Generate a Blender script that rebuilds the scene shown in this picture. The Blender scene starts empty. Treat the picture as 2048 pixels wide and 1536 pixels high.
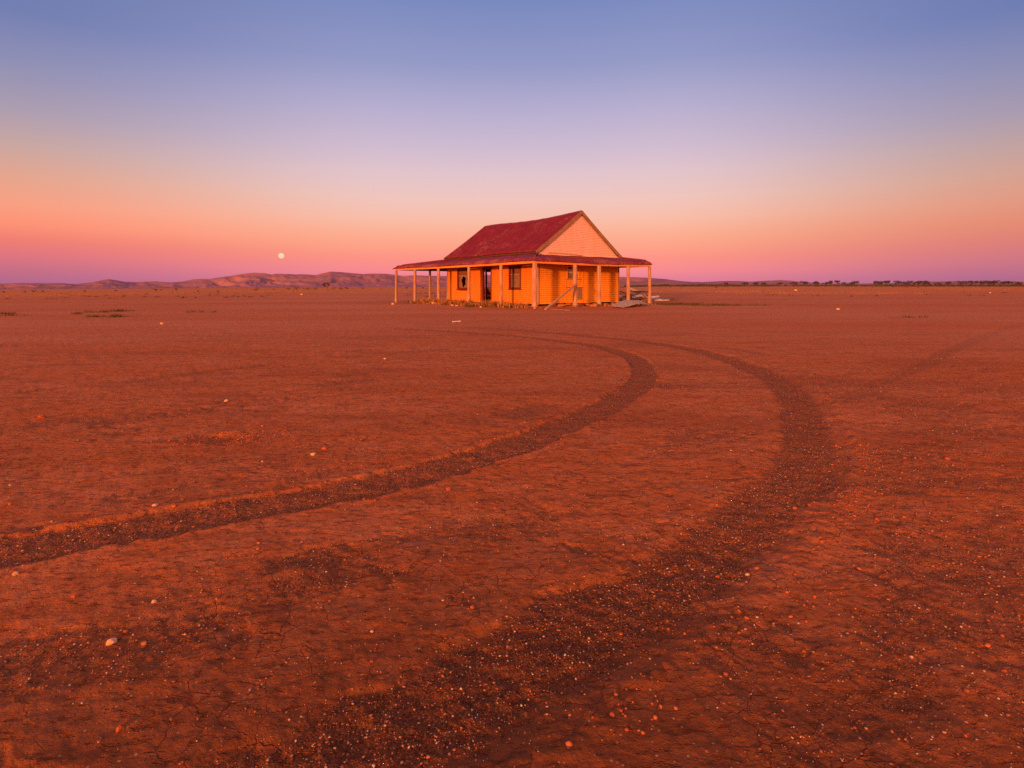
import bpy, bmesh, math, random
import numpy as np
from mathutils import Vector, Matrix

# ------------------------------------------------------------------ scene, camera, light, exposure
S = bpy.context.scene
COL = S.collection
R = math.radians
FPX, HOR, CAMH = 1077.33, 571.2, 1.30          # focal length and horizon in pixels of a 2048 px wide frame, eye height in metres

cam = bpy.data.cameras.new('camera')
cam.sensor_width = 36.0
cam.lens = FPX * 36.0 / 2048.0
cam.shift_y = -(768.0 - HOR) / 2048.0          # level camera with the verticals kept upright
cam.clip_start, cam.clip_end = 0.05, 60000.0
camo = bpy.data.objects.new('camera', cam)
COL.objects.link(camo)
camo.location = (0, 0, CAMH)
camo.rotation_euler = (R(90), 0, 0)
S.camera = camo

SUN_EL = R(6.3)
SUN_DX, SUN_DY = 0.437, 0.899                # way the light travels: away from the camera, a little to the right
sun = bpy.data.lights.new('sun', 'SUN')
sun.energy = 4.4
sun.angle = R(2.6)
sun.color = (1.0, 0.36, 0.085)
suno = bpy.data.objects.new('sun', sun)
COL.objects.link(suno)
suno.rotation_euler = Vector((SUN_DX * math.cos(SUN_EL), SUN_DY * math.cos(SUN_EL), -math.sin(SUN_EL))).to_track_quat('-Z', 'Y').to_euler()

S.view_settings.view_transform = 'Standard'
S.view_settings.look = 'None'
S.view_settings.exposure = 0.0
S.view_settings.gamma = 1.0
S.view_settings.use_curve_mapping = False


def lin(r, g, b):
    """sRGB 0..255 -> linear RGBA"""
    o = []
    for c in (r, g, b):
        c /= 255.0
        o.append(c / 12.92 if c <= 0.04045 else ((c + 0.055) / 1.055) ** 2.4)
    return (o[0], o[1], o[2], 1.0)


class NT:
    """small wrapper for wiring node trees"""
    def __init__(s, tree):
        s.t = tree
        tree.nodes.clear()

    def n(s, kind, **kw):
        nd = s.t.nodes.new(kind)
        for k, v in kw.items():
            setattr(nd, k, v)
        return nd

    def put(s, sock, v):
        if hasattr(v, 'is_linked') or isinstance(v, bpy.types.NodeSocket):
            s.t.links.new(v, sock)
        else:
            sock.default_value = v

    def math(s, op, a, b=0.0, c=None, clamp=False):
        nd = s.n('ShaderNodeMath', operation=op, use_clamp=clamp)
        s.put(nd.inputs[0], a)
        s.put(nd.inputs[1], b)
        if c is not None:
            s.put(nd.inputs[2], c)
        return nd.outputs[0]

    def mix(s, fac, a, b, mode='MIX'):
        nd = s.n('ShaderNodeMix', data_type='RGBA', blend_type=mode)
        s.put(nd.inputs[0], fac)
        s.put(nd.inputs[6], a)
        s.put(nd.inputs[7], b)
        return nd.outputs[2]

    def ss(s, x, lo, hi):
        nd = s.n('ShaderNodeMapRange', interpolation_type='SMOOTHSTEP')
        s.put(nd.inputs['Value'], x)
        nd.inputs['From Min'].default_value = lo
        nd.inputs['From Max'].default_value = hi
        return nd.outputs[0]

    def ramp(s, fac, stops):
        nd = s.n('ShaderNodeValToRGB')
        cr = nd.color_ramp
        while len(cr.elements) > 1:
            cr.elements.remove(cr.elements[-1])
        cr.elements[0].position, cr.elements[0].color = stops[0]
        for p, c in stops[1:]:
            cr.elements.new(p).color = c
        s.put(nd.inputs[0], fac)
        return nd.outputs[0]

    def noise(s, vec, scale, detail=4.0, rough=0.55, dist=0.0):
        nd = s.n('ShaderNodeTexNoise')
        if vec is not None:
            s.put(nd.inputs['Vector'], vec)
        nd.inputs['Scale'].default_value = scale
        nd.inputs['Detail'].default_value = detail
        nd.inputs['Roughness'].default_value = rough
        nd.inputs['Distortion'].default_value = dist
        return nd.outputs['Fac']

    def voro(s, vec, scale, feature='F1', out='Distance', rnd=1.0):
        nd = s.n('ShaderNodeTexVoronoi', feature=feature)
        s.put(nd.inputs['Vector'], vec)
        nd.inputs['Scale'].default_value = scale
        nd.inputs['Randomness'].default_value = rnd
        return nd.outputs[out]

    def scaled(s, vec, sc, rot=(0, 0, 0)):
        nd = s.n('ShaderNodeMapping')
        s.put(nd.inputs['Vector'], vec)
        nd.inputs['Rotation'].default_value = rot
        nd.inputs['Scale'].default_value = sc
        return nd.outputs[0]


# world: dusk sky opposite the sun, with the earth's shadow low on the horizon and the afterglow behind the camera
W = bpy.data.worlds.new('World')
S.world = W
W.use_nodes = True
t = NT(W.node_tree)
dirn = t.n('ShaderNodeTexCoord').outputs['Generated']
nrm = t.n('ShaderNodeVectorMath', operation='NORMALIZE')
t.put(nrm.inputs[0], dirn)
sep = t.n('ShaderNodeSeparateXYZ')
t.put(sep.inputs[0], nrm.outputs[0])
elev = t.math('MULTIPLY', t.math('ARCSINE', sep.outputs[2]), 180.0 / math.pi)
azi = t.math('MULTIPLY', t.math('ARCTAN2', sep.outputs[0], sep.outputs[1]), 180.0 / math.pi)
ef = t.math('DIVIDE', elev, 60.0, clamp=True)


def sky(stops):
    return t.ramp(ef, [(e / 60.0, lin(*c)) for e, c in stops])


sky_mid = sky([(0.0, (214, 124, 156)), (0.9, (232, 130, 150)), (1.5, (247, 136, 145)), (2.9, (254, 146, 132)), (4.0, (254, 160, 134)), (5.4, (253, 174, 145)),
               (7.0, (249, 189, 168)), (9.0, (241, 197, 188)), (11.6, (227, 196, 203)), (14.1, (209, 188, 208)), (18.0, (183, 174, 208)),
               (22.0, (150, 155, 199)), (27.9, (121, 137, 191)), (34.0, (106, 124, 182)), (60.0, (96, 112, 170))])
sky_lft = sky([(0.0, (172, 102, 140)), (1.2, (196, 108, 134)), (2.6, (226, 116, 124)), (3.6, (240, 124, 113)), (4.8, (255, 144, 116)), (6.4, (250, 158, 128)),
               (8.6, (228, 164, 140)), (11.0, (200, 165, 160)), (13.5, (172, 156, 174)), (17.0, (142, 142, 180)), (20.8, (112, 125, 177)), (34.0, (98, 112, 166)), (60.0, (90, 104, 160))])
sky_rgt = sky([(0.0, (166, 100, 140)), (0.9, (184, 106, 138)), (2.0, (205, 114, 131)), (3.4, (220, 122, 118)), (4.9, (228, 136, 112)), (6.6, (226, 150, 126)),
               (8.6, (212, 160, 142)), (11.0, (190, 160, 160)), (13.5, (165, 152, 174)), (17.0, (138, 140, 180)), (20.8, (108, 123, 178)), (34.0, (98, 112, 166)), (60.0, (90, 104, 160))])
front = t.mix(t.ss(azi, -12.0, -47.0), sky_mid, sky_lft)
front = t.mix(t.ss(azi, 14.0, 47.0), front, sky_rgt)
sunaz = math.atan2(-SUN_DX, -SUN_DY)
glaz = R(184.0)                                # the afterglow spreads wide, about behind the camera
sdot = t.math('ADD', t.math('MULTIPLY', sep.outputs[0], math.sin(glaz)), t.math('MULTIPLY', sep.outputs[1], math.cos(glaz)))
glow = t.ramp(ef, [(0.0, (1.30, 0.42, 0.14, 1)), (6 / 60, (1.35, 0.48, 0.17, 1)), (13 / 60, (1.9, 0.72, 0.26, 1)), (22 / 60, (2.5, 1.00, 0.36, 1)), (38 / 60, (1.9, 0.85, 0.38, 1)), (1.0, (0.62, 0.40, 0.36, 1))])
hemi = t.mix(t.ss(sdot, -0.15, 0.75), front, glow)
nis = t.n('ShaderNodeTexSky', sky_type='NISHITA')
nis.sun_disc = False
nis.sun_elevation = SUN_EL
nis.sun_rotation = sunaz
bg1 = t.n('ShaderNodeBackground')
t.put(bg1.inputs[0], hemi)
bg1.inputs[1].default_value = 0.98
bg2 = t.n('ShaderNodeBackground')
t.put(bg2.inputs[0], nis.outputs[0])
bg2.inputs[1].default_value = 0.004
addn = t.n('ShaderNodeAddShader')
t.put(addn.inputs[0], bg1.outputs[0])
t.put(addn.inputs[1], bg2.outputs[0])
t.put(t.n('ShaderNodeOutputWorld').inputs[0], addn.outputs[0])

S.cycles.max_bounces = 6
S.cycles.use_denoising = False

rnd = random.Random(7)
nrng = np.random.default_rng(11)


# ------------------------------------------------------------------ numpy noise and the lie of the land
def _hash(ix, iy, seed):
    h = (ix.astype(np.int64) * 374761393 + iy.astype(np.int64) * 668265263 + seed * 1442695041) & 0x7fffffff
    h = ((h ^ (h >> 13)) * 1274126177) & 0x7fffffff
    h = h ^ (h >> 16)
    return (h & 0xffff) / 65535.0


def vnoise(x, y, seed=0):
    ix, iy = np.floor(x), np.floor(y)
    fx, fy = x - ix, y - iy
    fx = fx * fx * fx * (fx * (fx * 6 - 15) + 10)
    fy = fy * fy * fy * (fy * (fy * 6 - 15) + 10)
    a, b = _hash(ix, iy, seed), _hash(ix + 1, iy, seed)
    c, d = _hash(ix, iy + 1, seed), _hash(ix + 1, iy + 1, seed)
    return (a + (b - a) * fx) * (1 - fy) + (c + (d - c) * fx) * fy


def fbm(x, y, octv=4, seed=0, gain=0.5):
    s, a, tot = 0.0, 1.0, 0.0
    for k in range(octv):
        s = s + a * vnoise(x, y, seed + 17 * k)
        tot += a
        a *= gain
        x, y = (x * 0.8 - y * 0.6) * 2.03 + 11.3, (x * 0.6 + y * 0.8) * 2.03 + 4.7
    return s / tot


def sstep(x, lo, hi):
    u = np.clip((x - lo) / (hi - lo), 0, 1)
    return u * u * (3 - 2 * u)


def gp(x, y):
    """ground point (flat) seen at pixel x, y of the 2048 px frame"""
    k = CAMH / (y - HOR)
    return ((x - 1024.0) * k, FPX * k)


def gps(pts):
    return np.array([gp(*p) for p in pts])


def smooth_line(P, n=12):
    out = []
    P = np.vstack([2 * P[0] - P[1], P, 2 * P[-1] - P[-2]])
    for i in range(1, len(P) - 2):
        for k in range(n):
            u = k / n
            out.append(0.5 * (2 * P[i] + (P[i + 1] - P[i - 1]) * u + (2 * P[i - 1] - 5 * P[i] + 4 * P[i + 1] - P[i + 2]) * u * u + (3 * P[i] - P[i - 1] - 3 * P[i + 1] + P[i + 2]) * u ** 3))
    out.append(P[-2])
    return np.array(out)


TR_IN = smooth_line(gps([(-120, 1128), (0, 1105), (150, 1076), (300, 1049), (450, 1024), (600, 999), (750, 969), (880, 937), (1000, 899), (1100, 861), (1180, 826), (1240, 795),
                         (1280, 765), (1289, 743), (1276, 720), (1238, 703), (1180, 690), (1100, 679), (1000, 669), (900, 662), (800, 656.5)]))
TR_OUT = smooth_line(gps([(480, 1640), (620, 1575), (720, 1510), (800, 1468), (885, 1424), (980, 1368), (1075, 1310), (1150, 1262), (1212, 1228), (1290, 1184), (1360, 1140), (1440, 1085),
                          (1510, 1028), (1560, 985), (1598, 935), (1612, 880), (1608, 835), (1590, 795), (1550, 758), (1495, 732), (1425, 709), (1340, 691), (1240, 678), (1150, 669), (1050, 661), (940, 654)]))
TR_SIDE = smooth_line(gps([(1690, 800), (1740, 772), (1820, 738), (1900, 700), (1965, 672), (2035, 647), (2110, 634)]))
TR_OLD = [smooth_line(gps(p)) for p in (
    [(-60, 872), (100, 842), (300, 812), (500, 786), (700, 762), (850, 745)],
    [(-60, 800), (150, 775), (400, 742), (650, 715), (900, 697)],
    [(380, 1010), (520, 965), (700, 918), (900, 868), (1080, 812)],
    [(1300, 680), (1420, 690), (1560, 716), (1640, 745), (1760, 790), (1900, 820)],
    [(-60, 1330), (150, 1270), (330, 1215), (560, 1165), (800, 1115), (1000, 1050), (1150, 1000)],
    [(500, 650), (800, 646), (1100, 650), (1300, 664)],
    [(1700, 1536), (1850, 1300), (1960, 1100), (2060, 980)],
    [(0, 690), (300, 672), (560, 660), (860, 660)])]
EDGE_A = smooth_line(gps([(-100, 1560), (200, 1530), (330, 1500), (520, 1450), (640, 1400), (740, 1325), (870, 1275), (1000, 1245), (1140, 1190), (1260, 1110), (1330, 1060)]))


def dist_line(x, y, L, reach):
    """signed distance to a polyline (positive on its left), reach metres outside it"""
    d = np.full(x.shape, reach * 1.0)
    sg = np.ones(x.shape)
    for i in range(len(L) - 1):
        a, b = L[i], L[i + 1]
        lo, hi = np.minimum(a, b) - reach, np.maximum(a, b) + reach
        m = (x > lo[0]) & (x < hi[0]) & (y > lo[1]) & (y < hi[1])
        if not m.any():
            continue
        px, py = x[m] - a[0], y[m] - a[1]
        ex, ey = b - a
        q = np.clip((px * ex + py * ey) / (ex * ex + ey * ey), 0, 1)
        dx, dy = px - q * ex, py - q * ey
        dd = np.sqrt(dx * dx + dy * dy)
        old = d[m]
        near = dd < old
        s2 = sg[m]
        s2[near] = np.sign(ex * py - ey * px)[near]
        d[m] = np.where(near, dd, old)
        sg[m] = s2
    return d * np.where(sg >= 0, 1, -1)


# (pixel x, pixel y, half width px, half height px, strength) of the loose dark gravel patches; the strongest paints the hole's dark
PATCHES = [(230, 1285, 260, 85, 1.0), (60, 1350, 160, 60, .8), (430, 1380, 180, 30, .4), (850, 1095, 170, 42, .9), (760, 1140, 120, 26, .8), (1100, 1035, 130, 40, .8), (1160, 990, 150, 30, .6),
           (900, 1300, 110, 28, .9), (620, 1120, 120, 26, .7), (660, 1160, 90, 24, .8), (480, 1090, 120, 22, .6), (800, 1160, 60, 18, .6), (770, 1470, 260, 60, .9), (1050, 1480, 420, 90, .9),
           (1700, 1080, 300, 120, .8), (1850, 1260, 170, 120, .9), (1650, 1230, 200, 60, .5), (1480, 1480, 330, 90, .8), (1950, 1420, 160, 140, .9), (1560, 1330, 140, 60, .6), (1950, 1030, 160, 90, .7),
           (1760, 960, 220, 60, .7), (1700, 890, 180, 36, .7), (1900, 900, 180, 30, .4), (300, 940, 170, 22, .45), (150, 985, 180, 26, .5), (445, 875, 62, 11, 3.2), (545, 874, 40, 7, .8),
           (690, 905, 60, 9, .6), (450, 800, 30, 6, .8), (560, 800, 90, 12, .45), (1370, 771, 60, 9, .8), (1430, 880, 90, 16, .7), (1440, 930, 60, 15, .5), (1280, 1000, 120, 25, .4), (240, 830, 90, 12, .35),
           (130, 1070, 160, 20, .5), (1230, 1160, 60, 25, .8), (860, 880, 40, 10, .5), (1010, 960, 50, 10, .5), (790, 1045, 70, 14, .6), (230, 1155, 110, 20, .7), (40, 1150, 80, 18, .7)]
PG = []
for px_, py_, rw_, rh_, st_ in PATCHES:
    c_ = gp(px_, py_)
    k_ = CAMH / (py_ - HOR)
    PG.append((c_[0], c_[1], rw_ * k_, rh_ * FPX * CAMH / (py_ - HOR) ** 2, st_))
HOLE = gp(440, 874)


def tilt(x, y):
    """broad lie of the land: falls off slowly to the left, small swells"""
    xl = np.minimum(x, 0.0)
    z = 0.0056 * (xl + 0.0) * (1 - np.exp(-np.abs(xl) / 6.0))
    z = z - 0.09 * np.exp(-(((x + 9.5) / 3.0) ** 2 + ((y - 44.5) / 4.0) ** 2))
    far = sstep(np.hypot(x, y), 12.0, 45.0)
    z = z + far * 0.10 * (fbm(x / 19.0, y / 24.0, 3, 5) - 0.5)
    z = z + sstep(np.hypot(x, y), 50, 110) * 0.30 * (fbm(x / 60.0 + 3, y / 90.0, 3, 25) - 0.5)
    rr = np.hypot(x, y)
    z = z - sstep(rr, 230.0, 900.0) * 7.0 * sstep(-x / (np.abs(y) + 1.0), -0.30, 0.05)
    hx, hy = x - 0.6, y - 38.0
    z = z + 0.08 * np.exp(-((hx / 9.0) ** 2 + (hy / 8.0) ** 2))          # the low mound the house stands on
    return z


def land(x, y, fine=True):
    """-> height, gravel mask"""
    x = np.atleast_1d(np.asarray(x, float))
    y = np.atleast_1d(np.asarray(y, float))
    r = np.hypot(x, y)
    z = tilt(x, y)
    near = 1 - sstep(r, 14.0, 45.0)
    ang = R(33)
    xs, ys = x * math.cos(ang) + y * math.sin(ang), -x * math.sin(ang) + y * math.cos(ang)
    wob = fbm(x * 2.3, y * 2.3, 4, 40) - 0.5
    wob2 = fbm(x * 9.0, y * 9.0, 3, 41) - 0.5
    m = np.zeros(x.shape)
    for cx, cy, rx, ry, st in PG:
        q = ((x - cx) / rx) ** 2 + ((y - cy) / ry) ** 2
        m = np.maximum(m, st * np.exp(-q * 0.9))
    patch = fbm(xs * 0.75, ys * 2.0, 5, 3)
    dens = fbm(x * 1.7 + 5, y * 3.1, 4, 44)
    g = sstep(m * 0.62 + (patch - 0.5) * 1.5 + wob * 0.85 + wob2 * 0.75, 0.24, 0.74) * (0.50 + 0.75 * dens)
    g = np.clip(g, 0, 1) * 0.66
    g = np.maximum(g, 0.50 * sstep(x - 0.30 * y, 0.1, 1.3) * sstep(dens, 0.33, 0.62) * (1 - sstep(r, 7, 17)))
    # tyre tracks
    d1 = dist_line(x, y, TR_IN, 1.4)
    d2 = dist_line(x, y, TR_OUT, 1.6)
    d3 = dist_line(x, y, TR_SIDE, 1.2)
    jag = wob * 0.10 + wob2 * 0.07
    w1 = sstep(-np.abs(d1 + jag * 0.9), -0.245, -0.150) * (0.72 + 0.35 * dens)
    w2 = sstep(-np.abs(d2 + jag * 1.3), -0.33, -0.08) * (0.86 + 0.4 * dens)
    w3 = sstep(-np.abs(d3 + jag), -0.30, -0.06) * 0.56
    shoulder = sstep(-np.abs(d2 + 0.12 + jag * 3), -0.80, -0.2) * 0.42 * sstep(patch + wob, 0.38, 0.62)
    g = np.maximum.reduce([g, w1, w2, w3, shoulder])
    old = np.zeros(x.shape)
    for k, Lk in enumerate(TR_OLD):
        dk = dist_line(x, y, Lk, 0.9)
        old = np.maximum(old, sstep(-np.abs(dk + jag * 1.5), -0.42, -0.05) * sstep(fbm(xs * 0.9, ys * 0.9, 3, 60 + k) + wob * .6, 0.36, 0.66))
    g = np.maximum(g, old * 0.58)
    z = z - near * (0.012 * w1 + 0.009 * w2 + 0.004 * w3 + 0.004 * old)
    lump = 0.55 + 1.3 * np.abs(wob2) + 0.5 * wob
    berm = np.exp(-((np.abs(d1 + jag * 0.9) - 0.225) / 0.030) ** 2) * np.clip(lump * 1.5 - 0.45 + 1.6 * (dens - 0.5), 0, 2)
    z = z + near * 0.009 * berm
    berm2 = np.exp(-((np.abs(d2 + jag) - 0.34) / 0.07) ** 2) * np.clip(lump * 1.2 - .35, 0, 2) * (d2 < 0)
    z = z + near * 0.022 * berm2
    # broken crust edge in the foreground
    de = dist_line(x, y, EDGE_A, 0.5)
    z = z + 0.009 * sstep(fbm(x * 1.3, y * 1.3, 2, 71), 0.4, 0.6) * sstep(de + jag * 3.5, -0.02, 0.02) * np.exp(-np.maximum(de, 0) / 0.25) * (np.abs(de) < 0.49)
    # crust standing proud of the worn gravel, broad and fine unevenness
    z = z - near * 0.006 * sstep(g, 0.25, 0.6)
    fn = np.exp(-r / 9.0)
    if fine:
        z = z + near * (0.022 * (fbm(xs * 0.45, ys * 0.8, 3, 8) - 0.5) + 0.009 * (fbm(xs * 2.2, ys * 3.4, 4, 9, 0.62) - 0.5))
        z = z + near * (0.011 * (fbm(x * 9.0, y * 9.0, 3, 12) - 0.5) * (1 + 1.2 * g)) + fn * 0.010 * (fbm(x * 30, y * 30, 2, 14) - 0.5) * (0.35 + g)
    hq = ((x - HOLE[0]) / 0.20) ** 2 + ((y - HOLE[1]) / 0.13) ** 2
    z = z - 0.030 * np.exp(-hq * hq) + 0.010 * np.exp(-((np.sqrt(hq) - 1.35) / 0.3) ** 2) * lump
    return z, g


def zat(x, y):
    return float(land(x, y)[0][0])


def at(px, py=None, Y=None):
    """the point of the ground under pixel (px, py), or at distance Y on the column px"""
    if Y is None:
        z = 0.0
        for _ in range(12):
            Y = FPX * (CAMH - z) / (py - HOR)
            z = float(tilt(np.array([(px - 1024.0) * Y / FPX]), np.array([Y]))[0])
    X = (px - 1024.0) * Y / FPX
    return X, Y, zat(X, Y)


# ------------------------------------------------------------------ building helpers
def mesh_np(name, co, faces, nper):
    """mesh from numpy vertices and a flat index array with nper corners to a face"""
    me = bpy.data.meshes.new(name)
    nf = len(faces) // nper
    me.vertices.add(len(co))
    me.vertices.foreach_set('co', np.ascontiguousarray(co, dtype=np.float32).ravel())
    me.loops.add(len(faces))
    me.loops.foreach_set('vertex_index', np.ascontiguousarray(faces, dtype=np.int32))
    me.polygons.add(nf)
    me.polygons.foreach_set('loop_start', np.arange(0, nf * nper, nper, dtype=np.int32))
    me.update(calc_edges=True)
    return me


def link(name, me, mat=None, parent=None, loc=None, smooth=False):
    o = bpy.data.objects.new(name, me)
    COL.objects.link(o)
    if me is not None and mat is not None:
        for m_ in (mat if isinstance(mat, (list, tuple)) else [mat]):
            me.materials.append(m_)
    if smooth and me is not None:
        me.polygons.foreach_set('use_smooth', np.ones(len(me.polygons), dtype=bool))
    if parent is not None:
        o.parent = parent
    if loc is not None:
        o.location = loc
    return o


def tag(o, label=None, cat=None, group=None, kind=None):
    for k, v in (('label', label), ('category', cat), ('group', group), ('kind', kind)):
        if v:
            o[k] = v
    return o


class MB:
    """collects shapes for one mesh object"""
    def __init__(s):
        s.v, s.f = [], []

    def add(s, vs, fs):
        b = len(s.v)
        s.v += [tuple(p) for p in vs]
        s.f += [tuple(i + b for i in f_) for f_ in fs]

    def box(s, x0, y0, z0, x1, y1, z1):
        s.add([(x0, y0, z0), (x1, y0, z0), (x1, y1, z0), (x0, y1, z0), (x0, y0, z1), (x1, y0, z1), (x1, y1, z1), (x0, y1, z1)],
              [(0, 3, 2, 1), (4, 5, 6, 7), (0, 1, 5, 4), (1, 2, 6, 5), (2, 3, 7, 6), (3, 0, 4, 7)])

    def beam(s, p, q, w, h, up=(0, 0, 1), n=1, bow=0.0, jit=0.0):
        """bar of w x h from p to q, n pieces long, bowed by bow"""
        p, q = Vector(p), Vector(q)
        d = (q - p).normalized()
        sd = d.cross(Vector(up)).normalized()
        u2 = sd.cross(d).normalized()
        vs, fs = [], []
        for i in range(n + 1):
            u = i / n
            c = p.lerp(q, u) + u2 * (bow * 4 * u * (1 - u))
            k = 1.0 + (rnd.uniform(-jit, jit) if jit else 0)
            for a, b in ((-1, -1), (1, -1), (1, 1), (-1, 1)):
                vs.append(c + sd * (a * w / 2 * k) + u2 * (b * h / 2 * k))
        for i in range(n):
            for k in range(4):
                a, b = i * 4 + k, i * 4 + (k + 1) % 4
                fs.append((a, b, b + 4, a + 4))
        fs += [(3, 2, 1, 0), tuple(n * 4 + k for k in range(4))]
        s.add(vs, fs)

    def tube(s, pts, rad, k=8, cap=True):
        vs, fs = [], []
        for i, p in enumerate(pts):
            p = Vector(p)
            d = (Vector(pts[min(i + 1, len(pts) - 1)]) - Vector(pts[max(i - 1, 0)])).normalized()
            sd = d.cross(Vector((0.31, 0.9, 0.3))).normalized()
            u2 = sd.cross(d)
            for j in range(k):
                a = 2 * math.pi * j / k
                vs.append(p + (sd * math.cos(a) + u2 * math.sin(a)) * rad[i])
        for i in range(len(pts) - 1):
            for j in range(k):
                a, b = i * k + j, i * k + (j + 1) % k
                fs.append((a, a + k, b + k, b))
        if cap:
            fs += [tuple(range(k)), tuple(reversed(range((len(pts) - 1) * k, len(pts) * k)))]
        s.add(vs, fs)

    def build(s, name, mat, parent=None, loc=None, smooth=False, recalc=True):
        me = bpy.data.meshes.new(name)
        me.from_pydata(s.v, [], s.f)
        if recalc:
            bm = bmesh.new()
            bm.from_mesh(me)
            bmesh.ops.recalc_face_normals(bm, faces=bm.faces)
            bm.to_mesh(me)
            bm.free()
        me.update()
        return link(name, me, mat, parent, loc, smooth)


def empty(name, loc, rz=0.0):
    o = bpy.data.objects.new(name, None)
    COL.objects.link(o)
    o.location = loc
    o.rotation_euler = (0, 0, rz)
    o.empty_display_size = 0.2
    return o


# ------------------------------------------------------------------ materials
def new_mat(name):
    m = bpy.data.materials.new(name)
    m.use_nodes = True
    return m, NT(m.node_tree)


def finish(t, col, rough=0.85, bump=None, bstr=0.4, bdist=0.01, spec=0.25, bump2=None):
    b = t.n('ShaderNodeBsdfPrincipled')
    t.put(b.inputs['Base Color'], col)
    t.put(b.inputs['Roughness'], rough)
    b.inputs['Specular IOR Level'].default_value = spec
    prev = None
    for bb in (bump, bump2):
        if bb is None:
            continue
        h, st, ds = bb if isinstance(bb, tuple) else (bb, bstr, bdist)
        nd = t.n('ShaderNodeBump')
        nd.inputs['Strength'].default_value = st
        nd.inputs['Distance'].default_value = ds
        t.put(nd.inputs['Height'], h)
        if prev is not None:
            t.put(nd.inputs['Normal'], prev)
        prev = nd.outputs[0]
    if prev is not None:
        t.put(b.inputs['Normal'], prev)
    t.put(t.n('ShaderNodeOutputMaterial').inputs[0], b.outputs[0])
    return b


def c4(r, g, b):
    return (r, g, b, 1.0)


def simple(name, c1, c2, scale=8.0, stretch=(1, 1, 1), rough=0.85, bstr=0.4, bdist=0.01, spec=0.2, c3=None, lo=0.35, hi=0.65, coord='Object'):
    m, t = new_mat(name)
    p = t.scaled(t.n('ShaderNodeTexCoord').outputs[coord], stretch)
    n1 = t.noise(p, scale, 6, 0.62)
    col = t.mix(t.ss(n1, lo, hi), c4(*c1), c4(*c2))
    if c3:
        col = t.mix(t.ss(t.noise(p, scale * 3.7, 4, 0.6), 0.6, 0.7), col, c4(*c3))
    finish(t, col, rough, (t.noise(p, scale * 3, 4, 0.6), bstr, bdist), spec=spec)
    return m


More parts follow.
